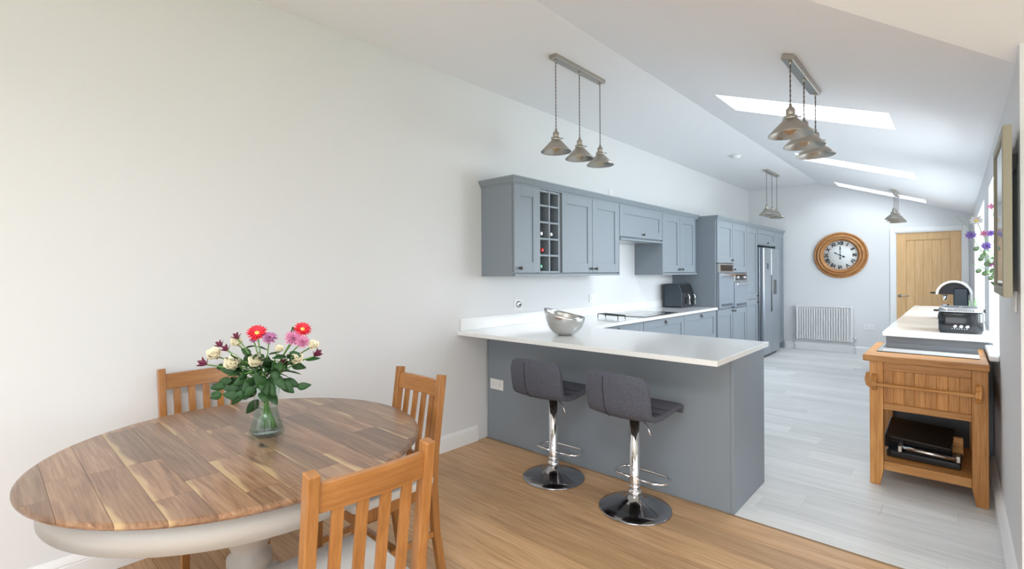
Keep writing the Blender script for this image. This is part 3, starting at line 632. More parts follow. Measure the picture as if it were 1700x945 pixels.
mk('lever', MB().tube([(2.765,6.22,1.155),(2.715,6.22,1.158)], .008, 8), M['blackmat'], o)
mk('mug_shelf', MB().cbox(2.785,6.17,.955,2.875,6.3,.962,.002), M['chrome'], o)
tag(mk('milk_jug', MB().lathe([(.026,0),(.030,.03),(.024,.07),(.027,.09)], (2.825,6.235,.9625), n=18), M['chrome']), 'small steel cup under the coffee machine spout', 'cup')

# ------------------------------------------------------------------ oak trolley
t = thing('kitchen_trolley', 'golden oak kitchen trolley with glass-topped surface and low shelf', 'trolley', (2.76,4.2,0))
X0, X1, Y0, Y1, ZT = 2.484, 3.034, 3.872, 4.585, .83
mk('top', MB().cbox(2.452,3.845,.790,3.038,4.603,ZT,.004), M['trolleyx'], t)
def leg(x0, x1, y0, y1, inner):
    # leg with the inner bottom corner cut away
    s = .018; xs = (x0+s, x1) if inner == 'L' else (x0, x1-s)
    return MB().prism([(xs[0],.001),(xs[1],.001),(x1,.10),(x1,.790),(x0,.790),(x0,.10)], y0, y1, 'Y')
for q in ((X0,X0+.07,Y0,Y0+.07,'R'),(X1-.07,X1,Y0,Y0+.07,'L'),(X0,X0+.07,Y1-.07,Y1,'R'),(X1-.07,X1,Y1-.07,Y1,'L')):
    mk('leg', leg(*q), M['trolley'], t, bevel=.002)
mk('rail', MB().cbox(X0+.07,Y0+.008,.735,X1-.07,Y0+.03,.79,.002), M['trolleyx'], t)
mk('rail', MB().cbox(X0+.07,Y0+.006,.487,X1-.07,Y0+.034,.528,.002), M['trolleyx'], t)
for i in range(8):
    w_ = (X1-X0-.14)/8; mk('board', MB().cbox(X0+.07+i*w_,Y0+.018,.525,X0+.07+(i+1)*w_,Y0+.03,.74,.0025), M['trolley'], t)
for x in (X0+.01, X1-.028):
    mk('side_rail', MB().cbox(x,Y0+.07,.487,x+.018,Y1-.07,.79,.002), M['trolley'], t)
    mk('side_rail', MB().cbox(x,Y0+.07,.10,x+.018,Y1-.07,.135,.002), M['trolley'], t)
mk('back_board', MB().box(X0+.07,Y1-.03,.14,X1-.07,Y1-.02,.79), M['paintdk'], t, 'dark back board')
mk('bottom_board', MB().box(X0+.03,Y0+.05,.50,X1-.03,Y1-.03,.51), M['trolleyx'], t)
mk('shelf', MB().cbox(X0+.012,Y0+.055,.135,X1-.012,Y1-.012,.152,.002), M['trolleyx'], t)
mk('shelf_rail', MB().cbox(X0+.07,Y0+.02,.097,X1-.07,Y0+.055,.152,.002), M['trolleyx'], t)
for x in (X0+.012, X1-.055):
    mk('rail_bracket', MB().prism([(Y0,.600),(Y0-.02,.610),(Y0-.045,.635),(Y0-.045,.665),(Y0-.02,.700),(Y0,.710)], x, x+.028, 'X'), M['trolley'], t, bevel=.003)
mk('towel_rail', MB().cbox(X0+.035,Y0-.042,.637,X1-.05,Y0-.018,.657,.005), M['trolleyx'], t)
for y in (Y0+.05, Y1-.10):
    mk('rail_bracket', MB().prism([(X0,.60),(X0-.025,.62),(X0-.032,.66),(X0-.025,.70),(X0,.71)], y, y+.03, 'Y'), M['trolley'], t, bevel=.003)
mk('side_towel_rail', MB().cbox(X0-.028,Y0+.06,.64,X0-.010,Y1-.08,.66,.004), M['trolley'], t)
o = tag(mk('worktop_saver', MB().cbox(2.505,4.04,.8302,3.005,4.56,.836,.002), plain('smoked_glass', (0.10,0.115,0.13), 0.06, spec=1.0, coat=0.8)), 'dark reflective glass panel lying on the trolley top', 'glass panel')
o = thing('contact_grill', 'black electric griddle with steel handle on the trolley shelf', 'griddle', (2.76,4.2,.152))
def tilted(cx_, cy_, cz, w, d, h, rx, ry=0, rz=0):
    b = MB().cbox(-w/2,-d/2,-h/2,w/2,d/2,h/2,.006); return b.xf(Matrix.Translation((cx_,cy_,cz)) @ Matrix.Rotation(math.radians(rz),4,'Z') @ Matrix.Rotation(math.radians(rx),4,'X') @ Matrix.Rotation(math.radians(ry),4,'Y'))
mk('base_plate', tilted(2.745,4.15,.178,.36,.30,.045,0,0,-3), M['black'], o)
mk('lid', tilted(2.715,4.19,.262,.335,.28,.085,14,3,-3), M['black'], o)
mk('handle', MB().tube([(2.635,3.985,.235),(2.90,3.975,.222)], .011, 12), M['chrome'], o, 'steel handle bar')
for x in (2.63,2.905): mk('bracket', MB().cbox(x-.010,3.97,.205,x+.010,4.06,.245,.003), M['nickel'], o)
tag(mk('chopping_board', MB().cbox(2.86,4.20,.1525,2.93,4.23,.30,.003), M['trolleyx']), 'small oak board standing behind the griddle', 'board')

# ------------------------------------------------------------------ things on the walls
def socket(lab, mat_loc, face, w=.086, h=.086, cat='socket', kind='double'):
    o = thing('wall_socket', lab, cat, mat_loc); x, y, z = mat_loc
    def B(a0,a1,b0,b1,d0,d1,m,nm,c=.002):
        if face == 'X': q = (x+d0,y+a0,z+b0,x+d1,y+a1,z+b1)
        elif face == '-X': q = (x-d1,y+a0,z+b0,x-d0,y+a1,z+b1)
        else: q = (x+a0,y-d1,z+b0,x+a1,y-d0,z+b1)
        return mk(nm, MB().cbox(*q,c), m, o)
    B(-w/2,w/2,-h/2,h/2,.0005,.008,M['white'],'plate')
    if kind == 'double':
        for s in (-1,1):
            B(s*.036-.009,s*.036+.009,.018,.032,.008,.011,M['white'],'rocker',.001)
            B(s*.036-.002,s*.036+.002,.004,.012,.008,.0085,M['ink'],'pin_hole',.0001); B(s*.036-.012,s*.036-.006,-.010,-.006,.008,.0085,M['ink'],'pin_hole',.0001); B(s*.036+.006,s*.036+.012,-.010,-.006,.008,.0085,M['ink'],'pin_hole',.0001)
    elif kind == 'round':
        mk('dial', MB().lathe([(.030,0),(.030,.012),(.024,.016),(1e-5,.016)], (x+.008,y,z), 'X', 20, cap=False), M['steel'], o); mk('centre', MB().lathe([(.008,0),(.008,.004),(1e-5,.004)], (x+.0245,y,z), 'X', 10, cap=False), M['ink'], o)
    else: B(-.012,.012,-.02,.02,.008,.012,M['white'],'rocker')
    return o
socket('double socket on the grey peninsula panel, left of the stools', (.125,2.852,.457), 'Y', .146)
socket('wall plate with a round dark dial above the worktop near the wine rack', (0,3.25,1.087), 'X', .11, .095, kind='round')
socket('white double wall socket above the worktop left of the hob', (0,4.467,1.094), 'X', .146)
socket('small white spur switch on the wall above the cabinets', (0,4.84,2.267), 'X', .086, kind='single')
socket('double socket low on the end wall between radiator and door', (1.847,YF,.455), 'Y', .155)
socket('light switch on the right wall beyond the picture frame edge', (XR,2.92,1.235), '-X', .086, kind='single', cat='switch')
# radiator
o = thing('radiator', 'white ribbed panel radiator under the clock', 'radiator', (1.22,YF,.19))
rx0, rx1, ry = .815, 1.63, YF-.035
mk('back_panel', MB().cbox(rx0,ry-.02,.19,rx1,ry+.01,.775,.004), M['radiator'], o)
for i in range(20):
    a = rx0+.045+i*.0365; mk('rib', MB().prism([(a,ry-.015),(a+.002,ry-.058),(a+.018,ry-.058),(a+.020,ry-.015)], .215, .745, 'Z'), M['radiator'], o, bevel=.002)
mk('top_grille', MB().cbox(rx0-.002,ry-.060,.765,rx1+.002,ry+.01,.782,.003), M['radiator'], o)
for a in (rx0-.003, rx1-.022): mk('side_cover', MB().cbox(a,ry-.060,.19,a+.025,ry+.01,.775,.003), M['radiator'], o)
for a, s in ((rx0-.035,1),(rx1+.035,-1)):
    mk('valve', MB().tube([(a+s*.035,ry-.005,.22),(a,ry-.005,.22),(a,ry-.005,.14)], .009, 10).lathe([(.012,0),(.017,.015),(.016,.05),(.01,.06)], (a,ry-.005,.215), 'Z', 14), M['chrome'], o)
    mk('pipe', MB().tube([(a,ry-.005,.15),(a,ry-.005,.002)], .0075, 8), M['chrome'], o)
# clock
cx_, cz_ = 1.457, 1.648
o = thing('wall_clock', 'large round wooden wall clock with Roman numerals', 'clock', (cx_,YF,cz_))
pr = [(.245,0),(.385,0),(.388,-.022),(.380,-.036),(.364,-.038),(.356,-.020),(.350,-.020),(.344,-.040),(.330,-.058),(.312,-.060),(.304,-.040),(.298,-.040),(.292,-.060),(.280,-.066),(.270,-.060),(.265,-.040),(.258,-.036),(.254,-.02),(.245,-.018)]
mk('frame', MB().lathe(pr+[pr[0]], (cx_,YF-.001,cz_), 'Y', 72, cap=False), M['clockwood'], o)
mk('dial', MB().lathe([(1e-5,-.016),(.253,-.016),(.253,-.006),(1e-5,-.006)], (cx_,YF,cz_), 'Y', 48, cap=False), M['dial'], o)
for i, s in enumerate(('XII','I','II','III','IV','V','VI','VII','VIII','IX','X','XI')):
    cu = bpy.data.curves.new('n', 'FONT'); cu.body = s; cu.align_x = 'CENTER'; cu.align_y = 'CENTER'; cu.size = .080; cu.extrude = .001; cu.offset = .0028; cu.space_character = .92
    ob = bpy.data.objects.new('n', cu); C.objects.link(ob); dg = bpy.context.evaluated_depsgraph_get(); me = bpy.data.meshes.new_from_object(ob.evaluated_get(dg)); bpy.data.objects.remove(ob)
    a = -i*PI/6; me.transform(Matrix.Translation((.198*math.sin(i*PI/6),-.0175,.198*math.cos(i*PI/6))) @ Matrix.Rotation(i*PI/6,4,'Y') @ Matrix.Rotation(PI/2,4,'X'))
    me.materials.clear(); me.materials.append(M['ink']); n = bpy.data.objects.new('numeral', me); C.objects.link(n); n.parent = o
tk = MB()
for i in range(60):
    a = i*PI/30; p = Vector((math.sin(a),0,math.cos(a))); tk.bar([Vector((cx_,YF-.017,cz_))+p*.240, Vector((cx_,YF-.017,cz_))+p*.247], .003, .002, up=(0,1,0))
mk('minute_track', tk, M['ink'], o)
def hand(name, ang, L, tail, w):
    a = math.radians(ang); p = Vector((math.sin(a),0,math.cos(a))); c0 = Vector((cx_,YF-.021,cz_))
    b = MB().bar([c0-p*tail, c0-p*tail*.7, c0-p*tail*.5, c0, c0+p*L*.55, c0+p*L*.7, c0+p*L*.85, c0+p*L], 0, 0, up=(0,1,0), widths=[(w*.6,.002),(w*2.6,.002),(w*.7,.002),(w*.8,.002),(w*.7,.002),(w*1.9,.002),(w*.9,.002),(w*.2,.002)])
    mk(name, b, M['ink'], o)
hand('minute_hand', 0, .165, .07, .010); hand('hour_hand', 299, .105, .075, .013)
mk('hub', MB().lathe([(.012,0),(.010,-.006),(1e-5,-.007)], (cx_,YF-.02,cz_), 'Y', 14, cap=False), M['ink'], o)
# picture on right wall
o = thing('picture_frame', 'deep khaki picture frame hung on the right wall', 'picture', (XR-.03,2.9,1.58))
px0, px1, py0, py1, pz0, pz1 = 3.030, 3.056, 2.62, 3.22, 1.262, 1.915
for q in ((px0,py0,pz0,px1,py0+.035,pz1),(px0,py1-.035,pz0,px1,py1,pz1)): mk('frame_side', MB().cbox(*q,.002), M['taupe'], o)
for q in ((px0,py0+.035,pz0,px1,py1-.035,pz0+.035),(px0,py0+.035,pz1-.035,px1,py1-.035,pz1)): mk('frame_rail', MB().cbox(*q,.002), M['taupe'], o)
mk('print', MB().box(px0+.010,py0+.03,pz0+.03,px0+.014,py1-.03,pz1-.03), M['print'], o); mk('glazing', MB().box(px0+.006,py0+.03,pz0+.03,px0+.008,py1-.03,pz1-.03), M['glass'], o)
mk('hanging_block', MB().box(px1,py0+.2,pz1-.12,XR,py1-.2,pz1-.08), M['blackmat'], o)
# smoke detector
o = thing('smoke_detector', 'round white smoke detector on the flat ceiling', 'smoke detector', (.774,6.7,ZC))
mk('base', MB().lathe([(.068,0),(.068,-.014),(.055,-.02),(.05,-.02)], (.774,6.7,ZC-.0005), n=28), M['white'], o)
mk('cover', MB().lathe([(.052,-.02),(.050,-.036),(.035,-.045),(1e-5,-.046)], (.774,6.7,ZC), n=28, cap=False), M['white'], o)

# ------------------------------------------------------------------ pendants
def pendant(lab, x, ys, rimz, slope):
    zc = ZC-SL*max(0,x-XC)
    o = thing('pendant_light', lab, 'pendant light', (x,ys[1],zc))
    y0, y1 = ys[0]-.035, ys[2]+.035
    bar = MB().cbox(-.031,y0-ys[1],-.030,.031,y1-ys[1],-.0005,.003); R_ = Matrix.Rotation(math.atan(SL) if slope else 0,4,'Y')
    bar.xf(Matrix.Translation((x,ys[1],zc)) @ R_); mk('ceiling_bar', bar, M['nickel'], o)
    for y in ys:
        zt = zc-.03
        mk('cord_grip', MB().lathe([(.008,.004),(.008,-.012),(.004,-.018)], (x,y,zt), n=12), M['nickel'], o)
        L = zt-.01-(rimz+.155); nt = max(8,int(L/.009)); c = MB()
        for ph in (0, PI): c.tube([(x+.0020*math.cos(ph+k*1.15),y+.0020*math.sin(ph+k*1.15),rimz+.155+L*k/nt) for k in range(nt+1)], .0022, 5)
        mk('cord', c, M['cord'], o)
        R0 = .107
        sh = [(R0,0),(R0+.001,.003),(.034,.082),(.030,.084),(.030,.080),(R0-.003,.001)]
        s = mk('shade', MB().lathe(sh+[sh[0]], (x,y,rimz), n=40, cap=False), M['nickel'], o)
        mk('socket', MB().lathe([(.032,.080),(.034,.086),(.034,.098),(.024,.100),(.020,.104),(.022,.110),(.022,.135),(.016,.142),(.008,.150),(.007,.165)], (x,y,rimz), n=20), M['nickel'], s)
        sc_ = MB()
        for k in range(3):
            a = k*2*PI/3+.5; sc_.tube([(x+.03*math.cos(a),y+.03*math.sin(a),rimz+.093),(x+.045*math.cos(a),y+.045*math.sin(a),rimz+.093)], .0035, 6).sph((x+.047*math.cos(a),y+.047*math.sin(a),rimz+.093), .006, 8, 6)
        mk('thumb_screw', sc_, M['nickel'], s)
        mk('bulb', MB().lathe([(.012,.078),(.014,.062),(.026,.042),(.030,.026),(.026,.010),(.014,.001),(1e-5,-.002)], (x,y,rimz), n=16, cap=False), M['bulb'], s)
        mk('filament', MB().tube([(x+.007*math.cos(k*1.6),y+.007*math.sin(k*1.6),rimz+.056-.0022*k) for k in range(15)], .0022, 5), M['filament'], s)
    return o
pendant('three-shade nickel pendant bar nearest the camera, on the flat ceiling above the stools', .81, (2.757,3.05,3.336), 2.222, False)
pendant('three-shade nickel pendant bar on the slope by the first rooflight', 2.255, (2.895,3.21,3.52), 2.088, True)
pendant('distant three-shade pendant bar above the fridge end of the cabinets', .81, (7.955,8.235,8.51), 2.225, False)
pendant('distant three-shade pendant bar hanging in line with the oak door', 2.27, (8.55,8.86,9.19), 2.095, True)

# ------------------------------------------------------------------ dining table
TXc, TYc, TR, TZ = .986, .663, .612, .76
t = thing('dining_table', 'round dining table with boarded acacia top and cream pedestal', 'table', (TXc,TYc,0))
edge = [(1e-5,-.030),(TR-.040,-.030),(TR-.030,-.028),(TR-.022,-.022),(TR-.010,-.018),(TR-.003,-.011),(TR-.003,-.006),(TR-.010,-.0015),(TR-.016,0),(1e-5,0)]
disc = MB().lathe(edge, (0,0,TZ), n=128, cap=False)
def slice_disc(x0, x1, y0, y1):
    bm = bmesh.new(); vs = [bm.verts.new(p) for p in disc.v]
    for f in disc.f:
        if len(set(disc.v[i] for i in f)) >= 3:
            try: bm.faces.new([vs[i] for i in f])
            except ValueError: pass
    bmesh.ops.remove_doubles(bm, verts=bm.verts, dist=2e-5)
    for co, no in (((x0,0,0),(-1,0,0)),((x1,0,0),(1,0,0)),((0,y0,0),(0,-1,0)),((0,y1,0),(0,1,0))):
        r = bmesh.ops.bisect_plane(bm, geom=bm.verts[:]+bm.edges[:]+bm.faces[:], plane_co=co, plane_no=no, clear_outer=True)
        ed = [e for e in r['geom_cut'] if isinstance(e, bmesh.types.BMEdge)]
        if ed: bmesh.ops.edgeloop_fill(bm, edges=ed) if False else bmesh.ops.contextual_create(bm, geom=ed)
    out = MB()
    if len(bm.verts) > 3: out.frombm(bm)
    else: bm.free(); return None
    return out
SW = .0925; rnd = random.Random(11); g = .0004
y = -TR-.02
while y < TR:
    hw = math.sqrt(max(0, TR*TR - min(abs(y),abs(y+SW))**2)); x = -hw-rnd.uniform(0,.35)
    while x < hw:
        L = rnd.uniform(.32,.75); m = slice_disc(x+g, x+L-g, y+g, y+SW-g)
        if m and m.v: mk('table_board', m, M['top'], t, local=True)
        x += L
    y += SW
n = 96; AR = .562
mk('apron', MB().lathe([(AR-.02,.652),(AR,.652),(AR,.729),(AR-.02,.729),(AR-.02,.652)], (TXc,TYc,0), n=n, cap=False), M['cream'], t)
mk('pedestal', MB().lathe([(.09,.728),(.09,.69),(.05,.66),(.055,.63),(.10,.58),(.118,.52),(.110,.46),(.075,.40),(.055,.36),(.075,.34),(.075,.31),(.058,.29),(.062,.20),(.085,.14)], (TXc,TYc,0), n=40), M['cream'], t)
mk('cross_bearer', MB().box(TXc-.5,TYc-.03,.69,TXc+.5,TYc+.03,.729).box(TXc-.03,TYc-.5,.69,TXc+.03,TYc+.5,.729), M['cream'], t)
for k in range(4):
    a = k*PI/2+PI/4; u = Vector((math.cos(a),math.sin(a),0)); c0 = Vector((TXc,TYc,0))
    mk('foot', MB().bar([c0+u*.04+Vector((0,0,.16)), c0+u*.16+Vector((0,0,.17)), c0+u*.28+Vector((0,0,.09)), c0+u*.40+Vector((0,0,.03))], .06, .06, widths=[(.06,.08),(.06,.09),(.055,.06),(.055,.055)]), M['cream'], t, bevel=.006)

# ------------------------------------------------------------------ dining chairs (back at -y, facing +y)
def make_chair(label):
    t = thing('dining_chair', label, 'chair')
    H = .905; xw = .158
    post = lambda x: [(x,-.245,.001),(x,-.208,.22),(x,-.195,.43),(x,-.205,.58),(x,-.232,.78),(x,-.248,H)]
    for x in (-xw, xw):
        mk('rear_post', MB().bar(post(x), .030, .036, up=(0,1,0)), M['chair'], t, local=True, bevel=.003)
        mk('leg', MB().bar([(x*1.04,.175,.001),(x*1.04,.178,.44)], .034, .034, up=(0,1,0), widths=[(.026,.026),(.036,.036)]), M['chair'], t, local=True, bevel=.003)
        mk('seat_rail', MB().cbox(x-.011,-.18,.385,x+.011,.17,.44,.002), M['chair'], t, local=True)
        mk('stretcher', MB().cbox(x-.009,-.20,.195,x+.009,.17,.22,.002), M['chair'], t, local=True)
    mk('cross_stretcher', MB().cbox(-xw,-.02,.197,xw,0,.218,.002), M['chair'], t, local=True)
    mk('seat_rail', MB().cbox(-xw,-.20,.385,xw,-.18,.44,.002), M['chair'], t, local=True); mk('seat_rail', MB().cbox(-xw,.165,.385,xw,.187,.44,.002), M['chair'], t, local=True)
    # crest rail slightly bowed backwards
    def rail(z0, z1, yo0, yo1, th, bow):
        vs = []; n = 9
        for i in range(n):
            x = -xw+.012+(2*xw-.024)*i/(n-1); bw = bow*(1-(2*i/(n-1)-1)**2)
            vs += [(x,yo0-bw+th/2,z0),(x,yo1-bw+th/2,z1),(x,yo1-bw-th/2,z1),(x,yo0-bw-th/2,z0)]
        return MB().add(vs, [(i*4+j,i*4+(j+1)%4,(i+1)*4+(j+1)%4,(i+1)*4+j) for i in range(n-1) for j in range(4)]+[(0,1,2,3),(4*n-1,4*n-2,4*n-3,4*n-4)])
    mk('crest_rail', rail(.805,.878,-.236,-.245,.020,.010), M['chairx'], t, local=True, bevel=.002)
    mk('lower_rail', rail(.500,.535,-.200,-.203,.018,.004), M['chairx'], t, local=True, bevel=.002)
    for i in range(4):
        x = -xw+(2*xw)*(i+1)/5; b_ = .010*(1-(2*(i+1)/5-1)**2)
        mk('slat', MB().bar([(x,-.203,.53),(x,-.222-b_*.5,.68),(x,-.238-b_,.81)], .030, .011, up=(0,1,0)), M['chair'], t, local=True, bevel=.0015)
    s = MB().prism(rrect(-.195,.195,-.185,.205,.03), .440, .478); mk('seat', s, M['cushion'], t, 'off-white padded seat', local=True, bevel=.012)
    return t
M['chairx'] = wood('honey_chair_wood_across', ((0.27,0.105,0.026),(0.36,0.150,0.040),(0.44,0.20,0.060)), 'X', 0.33, 1.0, 0.25, 0.5, 12, coat=0.25)
c1 = make_chair('slatted honey wood dining chair nearest the camera, its back towards us')
c1.location = (1.569,.684,0); c1.rotation_euler = (0,0,math.radians(86.5))     # faces -X
def place(label, x, y, rz):
    c = copy_tree(c1); c.location = (x,y,0); c.rotation_euler = (0,0,math.radians(rz)); c['label'] = label; return c
place('slatted wooden dining chair beyond the table end, towards the stools', 1.02, 1.16, 180)
place('slatted wooden dining chair against the long wall behind the flowers', .290, .752, -90)
place('dining chair at bottom left, only its pale seat pad showing', .13+1.0, .01, 0)

# ------------------------------------------------------------------ bar stools (face +y)
def make_stool(label):
    t = thing('bar_stool', label, 'stool')
    mk('base_disc', MB().lathe([(.205,.0005),(.207,.004),(.203,.009),(.15,.020),(.09,.036),(.055,.056),(.036,.078),(.030,.092)], n=64), M['chromedk'], t, local=True)
    mk('collar', MB().lathe([(.036,.085),(.039,.092),(.039,.102),(.032,.110),(.030,.115)], n=32), M['chrome'], t, local=True)
    mk('column', MB().lathe([(.030,.11),(.030,.137),(.027,.139),(.027,.144),(.030,.146),(.029,.150),(.029,.56)], n=32), M['chrome'], t, local=True)
    f = [(-.028,.01,.168),(-.11,.015,.168),(-.150,.03,.168),(-.165,.07,.168),(-.155,.13,.168),(-.12,.155,.168),(.12,.155,.168),(.155,.13,.168),(.165,.07,.168),(.150,.03,.168),(.11,.015,.168),(.028,.01,.168)]
    mk('footrest', MB().tube(f, .0085, 10), M['chrome'], t, local=True)
    mk('lever', MB().tube([(.02,.0,.545),(.10,-.03,.50),(.125,-.04,.455)], .004, 8), M['chrome'], t, local=True)
    mk('mounting_plate', MB().box(-.09,-.09,.548,.09,.09,.556), M['blackmat'], t, local=True)
    # one-piece shell: path from back top, round the bend, to the waterfall front
    path = [(-.215,.812),(-.222,.79),(-.222,.74),(-.216,.68),(-.206,.63),(-.190,.595),(-.165,.574),(-.12,.566),(-.04,.570),(.06,.580),(.14,.590),(.185,.590),(.205,.580),(.207,.562),(.198,.552)]
    n = 13; hw = .199; vs = []; th = .030; k = len(path)
    P = [Vector((0,a,z)) for a,z in path]
    nor = []
    for i in range(k):
        d = (P[min(i+1,k-1)]-P[max(i-1,0)]).normalized(); nor.append(Vector((0,-d.z,d.y)))   # towards the sitter
    for side in (0,1):
        for i in range(k):
            w = hw; 
            if i == 0: w = hw-.045
            if i == 1: w = hw-.012
            if i >= k-2: w = hw-.004
            curve = .030 if i < 5 else .030*max(0,(8-i)/4)
            for j in range(n):
                u = 2*j/(n-1)-1
                c_ = nor[i]*curve*(u*u)
                q = P[i]+Vector((u*w,0,0))+c_+nor[i]*(th/2 if side == 0 else -th/2)
                vs.append(tuple(q))
    m = k*n; fs = []
    for i in range(k-1):
        for j in range(n-1):
            a = i*n+j; fs.append((a,a+1,a+n+1,a+n)); fs.append((a+m,a+n+m,a+n+1+m,a+1+m))
    for j in range(n-1): fs.append((j,j+m,j+1+m,j+1)); a = (k-1)*n+j; fs.append((a,a+1,a+1+m,a+m))
    for i in range(k-1): a = i*n; fs.append((a,a+n,a+n+m,a+m)); a = i*n+n-1; fs.append((a,a+m,a+n+m,a+n))
    s = mk('seat_shell', MB().add(vs, fs, True), M['fabric'], t, 'charcoal woven upholstery', local=True)
    b_ = s.modifiers.new('b','BEVEL'); b_.width = .010; b_.segments = 3; b_.limit_method = 'ANGLE'; b_.angle_limit = math.radians(50)
    seam = [tuple(P[i]+Vector((-.06*(1 if True else 0),0,0))+nor[i]*(-th/2-.0005+ (.030 if i<5 else .030*max(0,(8-i)/4))*.085)) for i in range(1,9)]
    mk('seam_piping', MB().tube(seam, .0028, 6), M['piping'], t, local=True)
    for yy in (-.06,.03,.12):
        mk('seat_seam', MB().tube([(-.19,yy,.5905+.006*((yy+.06)/.18)),(.19,yy,.5905+.006*((yy+.06)/.18))], .0022, 5), M['piping'], t, local=True)
    return t
s1 = make_stool('charcoal fabric bar stool nearer the wall, left of the pair'); s1.location = (.905,2.585,0); s1.rotation_euler = (0,0,math.radians(2))
s2 = copy_tree(s1); s2.location = (1.52,2.555,0); s2.rotation_euler = (0,0,math.radians(-2)); s2['label'] = 'charcoal fabric bar stool nearer the peninsula end, right of the pair'
for s in (s1,s2): s['group'] = 'bar stools at the peninsula'

# ------------------------------------------------------------------ vase and flowers
VX, VY = .975, .728
o = thing('glass_vase', 'clear waisted glass vase of water on the dining table', 'vase', (VX,VY,TZ))
vp = [(.058,.0),(.062,.004),(.060,.02),(.048,.06),(.040,.10),(.042,.14),(.052,.18),(.060,.205)]
inner = [(r-.003,z) for r,z in vp[::-1] if z > .01]+[(.05,.014),(1e-5,.014)]
mk('vase_glass', MB().lathe([(1e-5,0)]+vp+inner, (VX,VY,TZ+.0005), n=36, cap=False), M['vaseglass'], o)
mk('water', MB().lathe([(1e-5,.015),(.050,.016),(.056,.02),(.044,.06),(.0365,.10),(1e-5,.102)], (VX,VY,TZ), n=28, cap=False), M['water'], o)
def petal(L, w, cup=.3, n=4, pw=1.0):
    """pointed oval petal/leaf along +x, curling up"""
    vs = []; 
    for i in range(n+1):
        u = i/n; ww = w*math.sin(PI*min(1,(u**pw)*.94+.03))**.9; z = cup*L*(u*u)
        vs += [(u*L,-ww/2,z+.15*ww),(u*L,0,z-.0),(u*L,ww/2,z+.15*ww)]
    return vs, [(i*3+j,i*3+j+1,(i+1)*3+j+1,(i+1)*3+j) for i in range(n) for j in range(2)]
def solid(o, th=.0006):
    m = o.modifiers.new('s','SOLIDIFY'); m.thickness = th; m.offset = 0; return o
def orient(d): return Vector(d).normalized().to_track_quat('Z','X').to_matrix().to_4x4()
def head(kind, p, d, r):
    """flower head mesh list [(name, MB, mat)] at p, facing d"""
    T = Matrix.Translation(p) @ orient(d); out = []
    pet = MB()
    def ring(n, L, w, tilt, cup, z=0, ph=0, rr=.0):
        vs, fs = petal(L, w, cup)
        for i in range(n):
            A = Matrix.Rotation(ph+2*PI*i/n+random.uniform(-.08,.08),4,'Z') @ Matrix.Translation((rr,0,z)) @ Matrix.Rotation(-math.radians(tilt+random.uniform(-6,6)),4,'Y')
            pet.add([tuple(A @ Vector(v)) for v in vs], fs, True)
    if kind == 'gerbera':
        ring(20, r, r*.26, 8, .05, 0, 0, r*.15); ring(18, r*.85, r*.24, 20, .05, .002, .15, r*.12)
        c = MB().lathe([(1e-5,.006),(r*.22,.006),(r*.28,.002),(r*.26,-.002)], n=14, cap=False).xf(T); out.append(('flower_centre', c, M['yellow'])); mat = M['red_petal']
    elif kind == 'chrys':
        ring(22, r, r*.20, 5, .1, 0); ring(18, r*.9, r*.20, 25, .1, .002, .1); ring(14, r*.72, r*.18, 48, .05, .004, .2); ring(8, r*.5, r*.16, 70, .0, .005); mat = M['pink_petal']
    elif kind == 'mauve':
        ring(16, r, r*.24, 0, .1); ring(12, r*.8, r*.22, 28, .1, .002, .2)
        c = MB().sph((0,0,.003), r*.26, 10, 6, .6).xf(T); out.append(('flower_centre', c, M['wine_petal'])); mat = M['mauve_petal']
    elif kind == 'rose':
        ring(5, r*1.05, r*1.1, 38, .35, -.3*r, 0, .0); ring(5, r*.95, r*1.0, 58, .12, -.2*r, .6); ring(4, r*.85, r*.8, 72, -.05, -.1*r, .2); ring(3, r*.8, r*.6, 82, -.08, 0, .9); mat = M['cream_petal']
    elif kind == 'bud':
        ring(4, r*1.6, r*.8, 72, -.12); ring(3, r*1.5, r*.7, 80, -.1, 0, .5); ring(2, r*1.6, r*.6, 35, .1, 0, 1.1); mat = M['wine_petal']
    elif kind == 'violet': ring(9, r, r*.5, 15, .1); ring(7, r*.7, r*.4, 45, .0, .002, .3); mat = M['violet_petal']
    elif kind == 'pinkwild': ring(6, r, r*.6, 12, .1); mat = M['pink_petal']
    elif kind == 'daisy': ring(9, r, r*.5, 12, .12); c = MB().sph((0,0,.002), r*.3, 10, 6, .5).xf(T); out.append(('flower_centre', c, M['yellow'])); mat = M['white']
    out.insert(0, ('petals', pet.xf(T), mat)); return out
NAMES = dict(gerbera='gerbera', chrys='chrysanthemum', mauve='aster', rose='rose', bud='alstroemeria', violet='cornflower', pinkwild='cosmos', daisy='daisy')
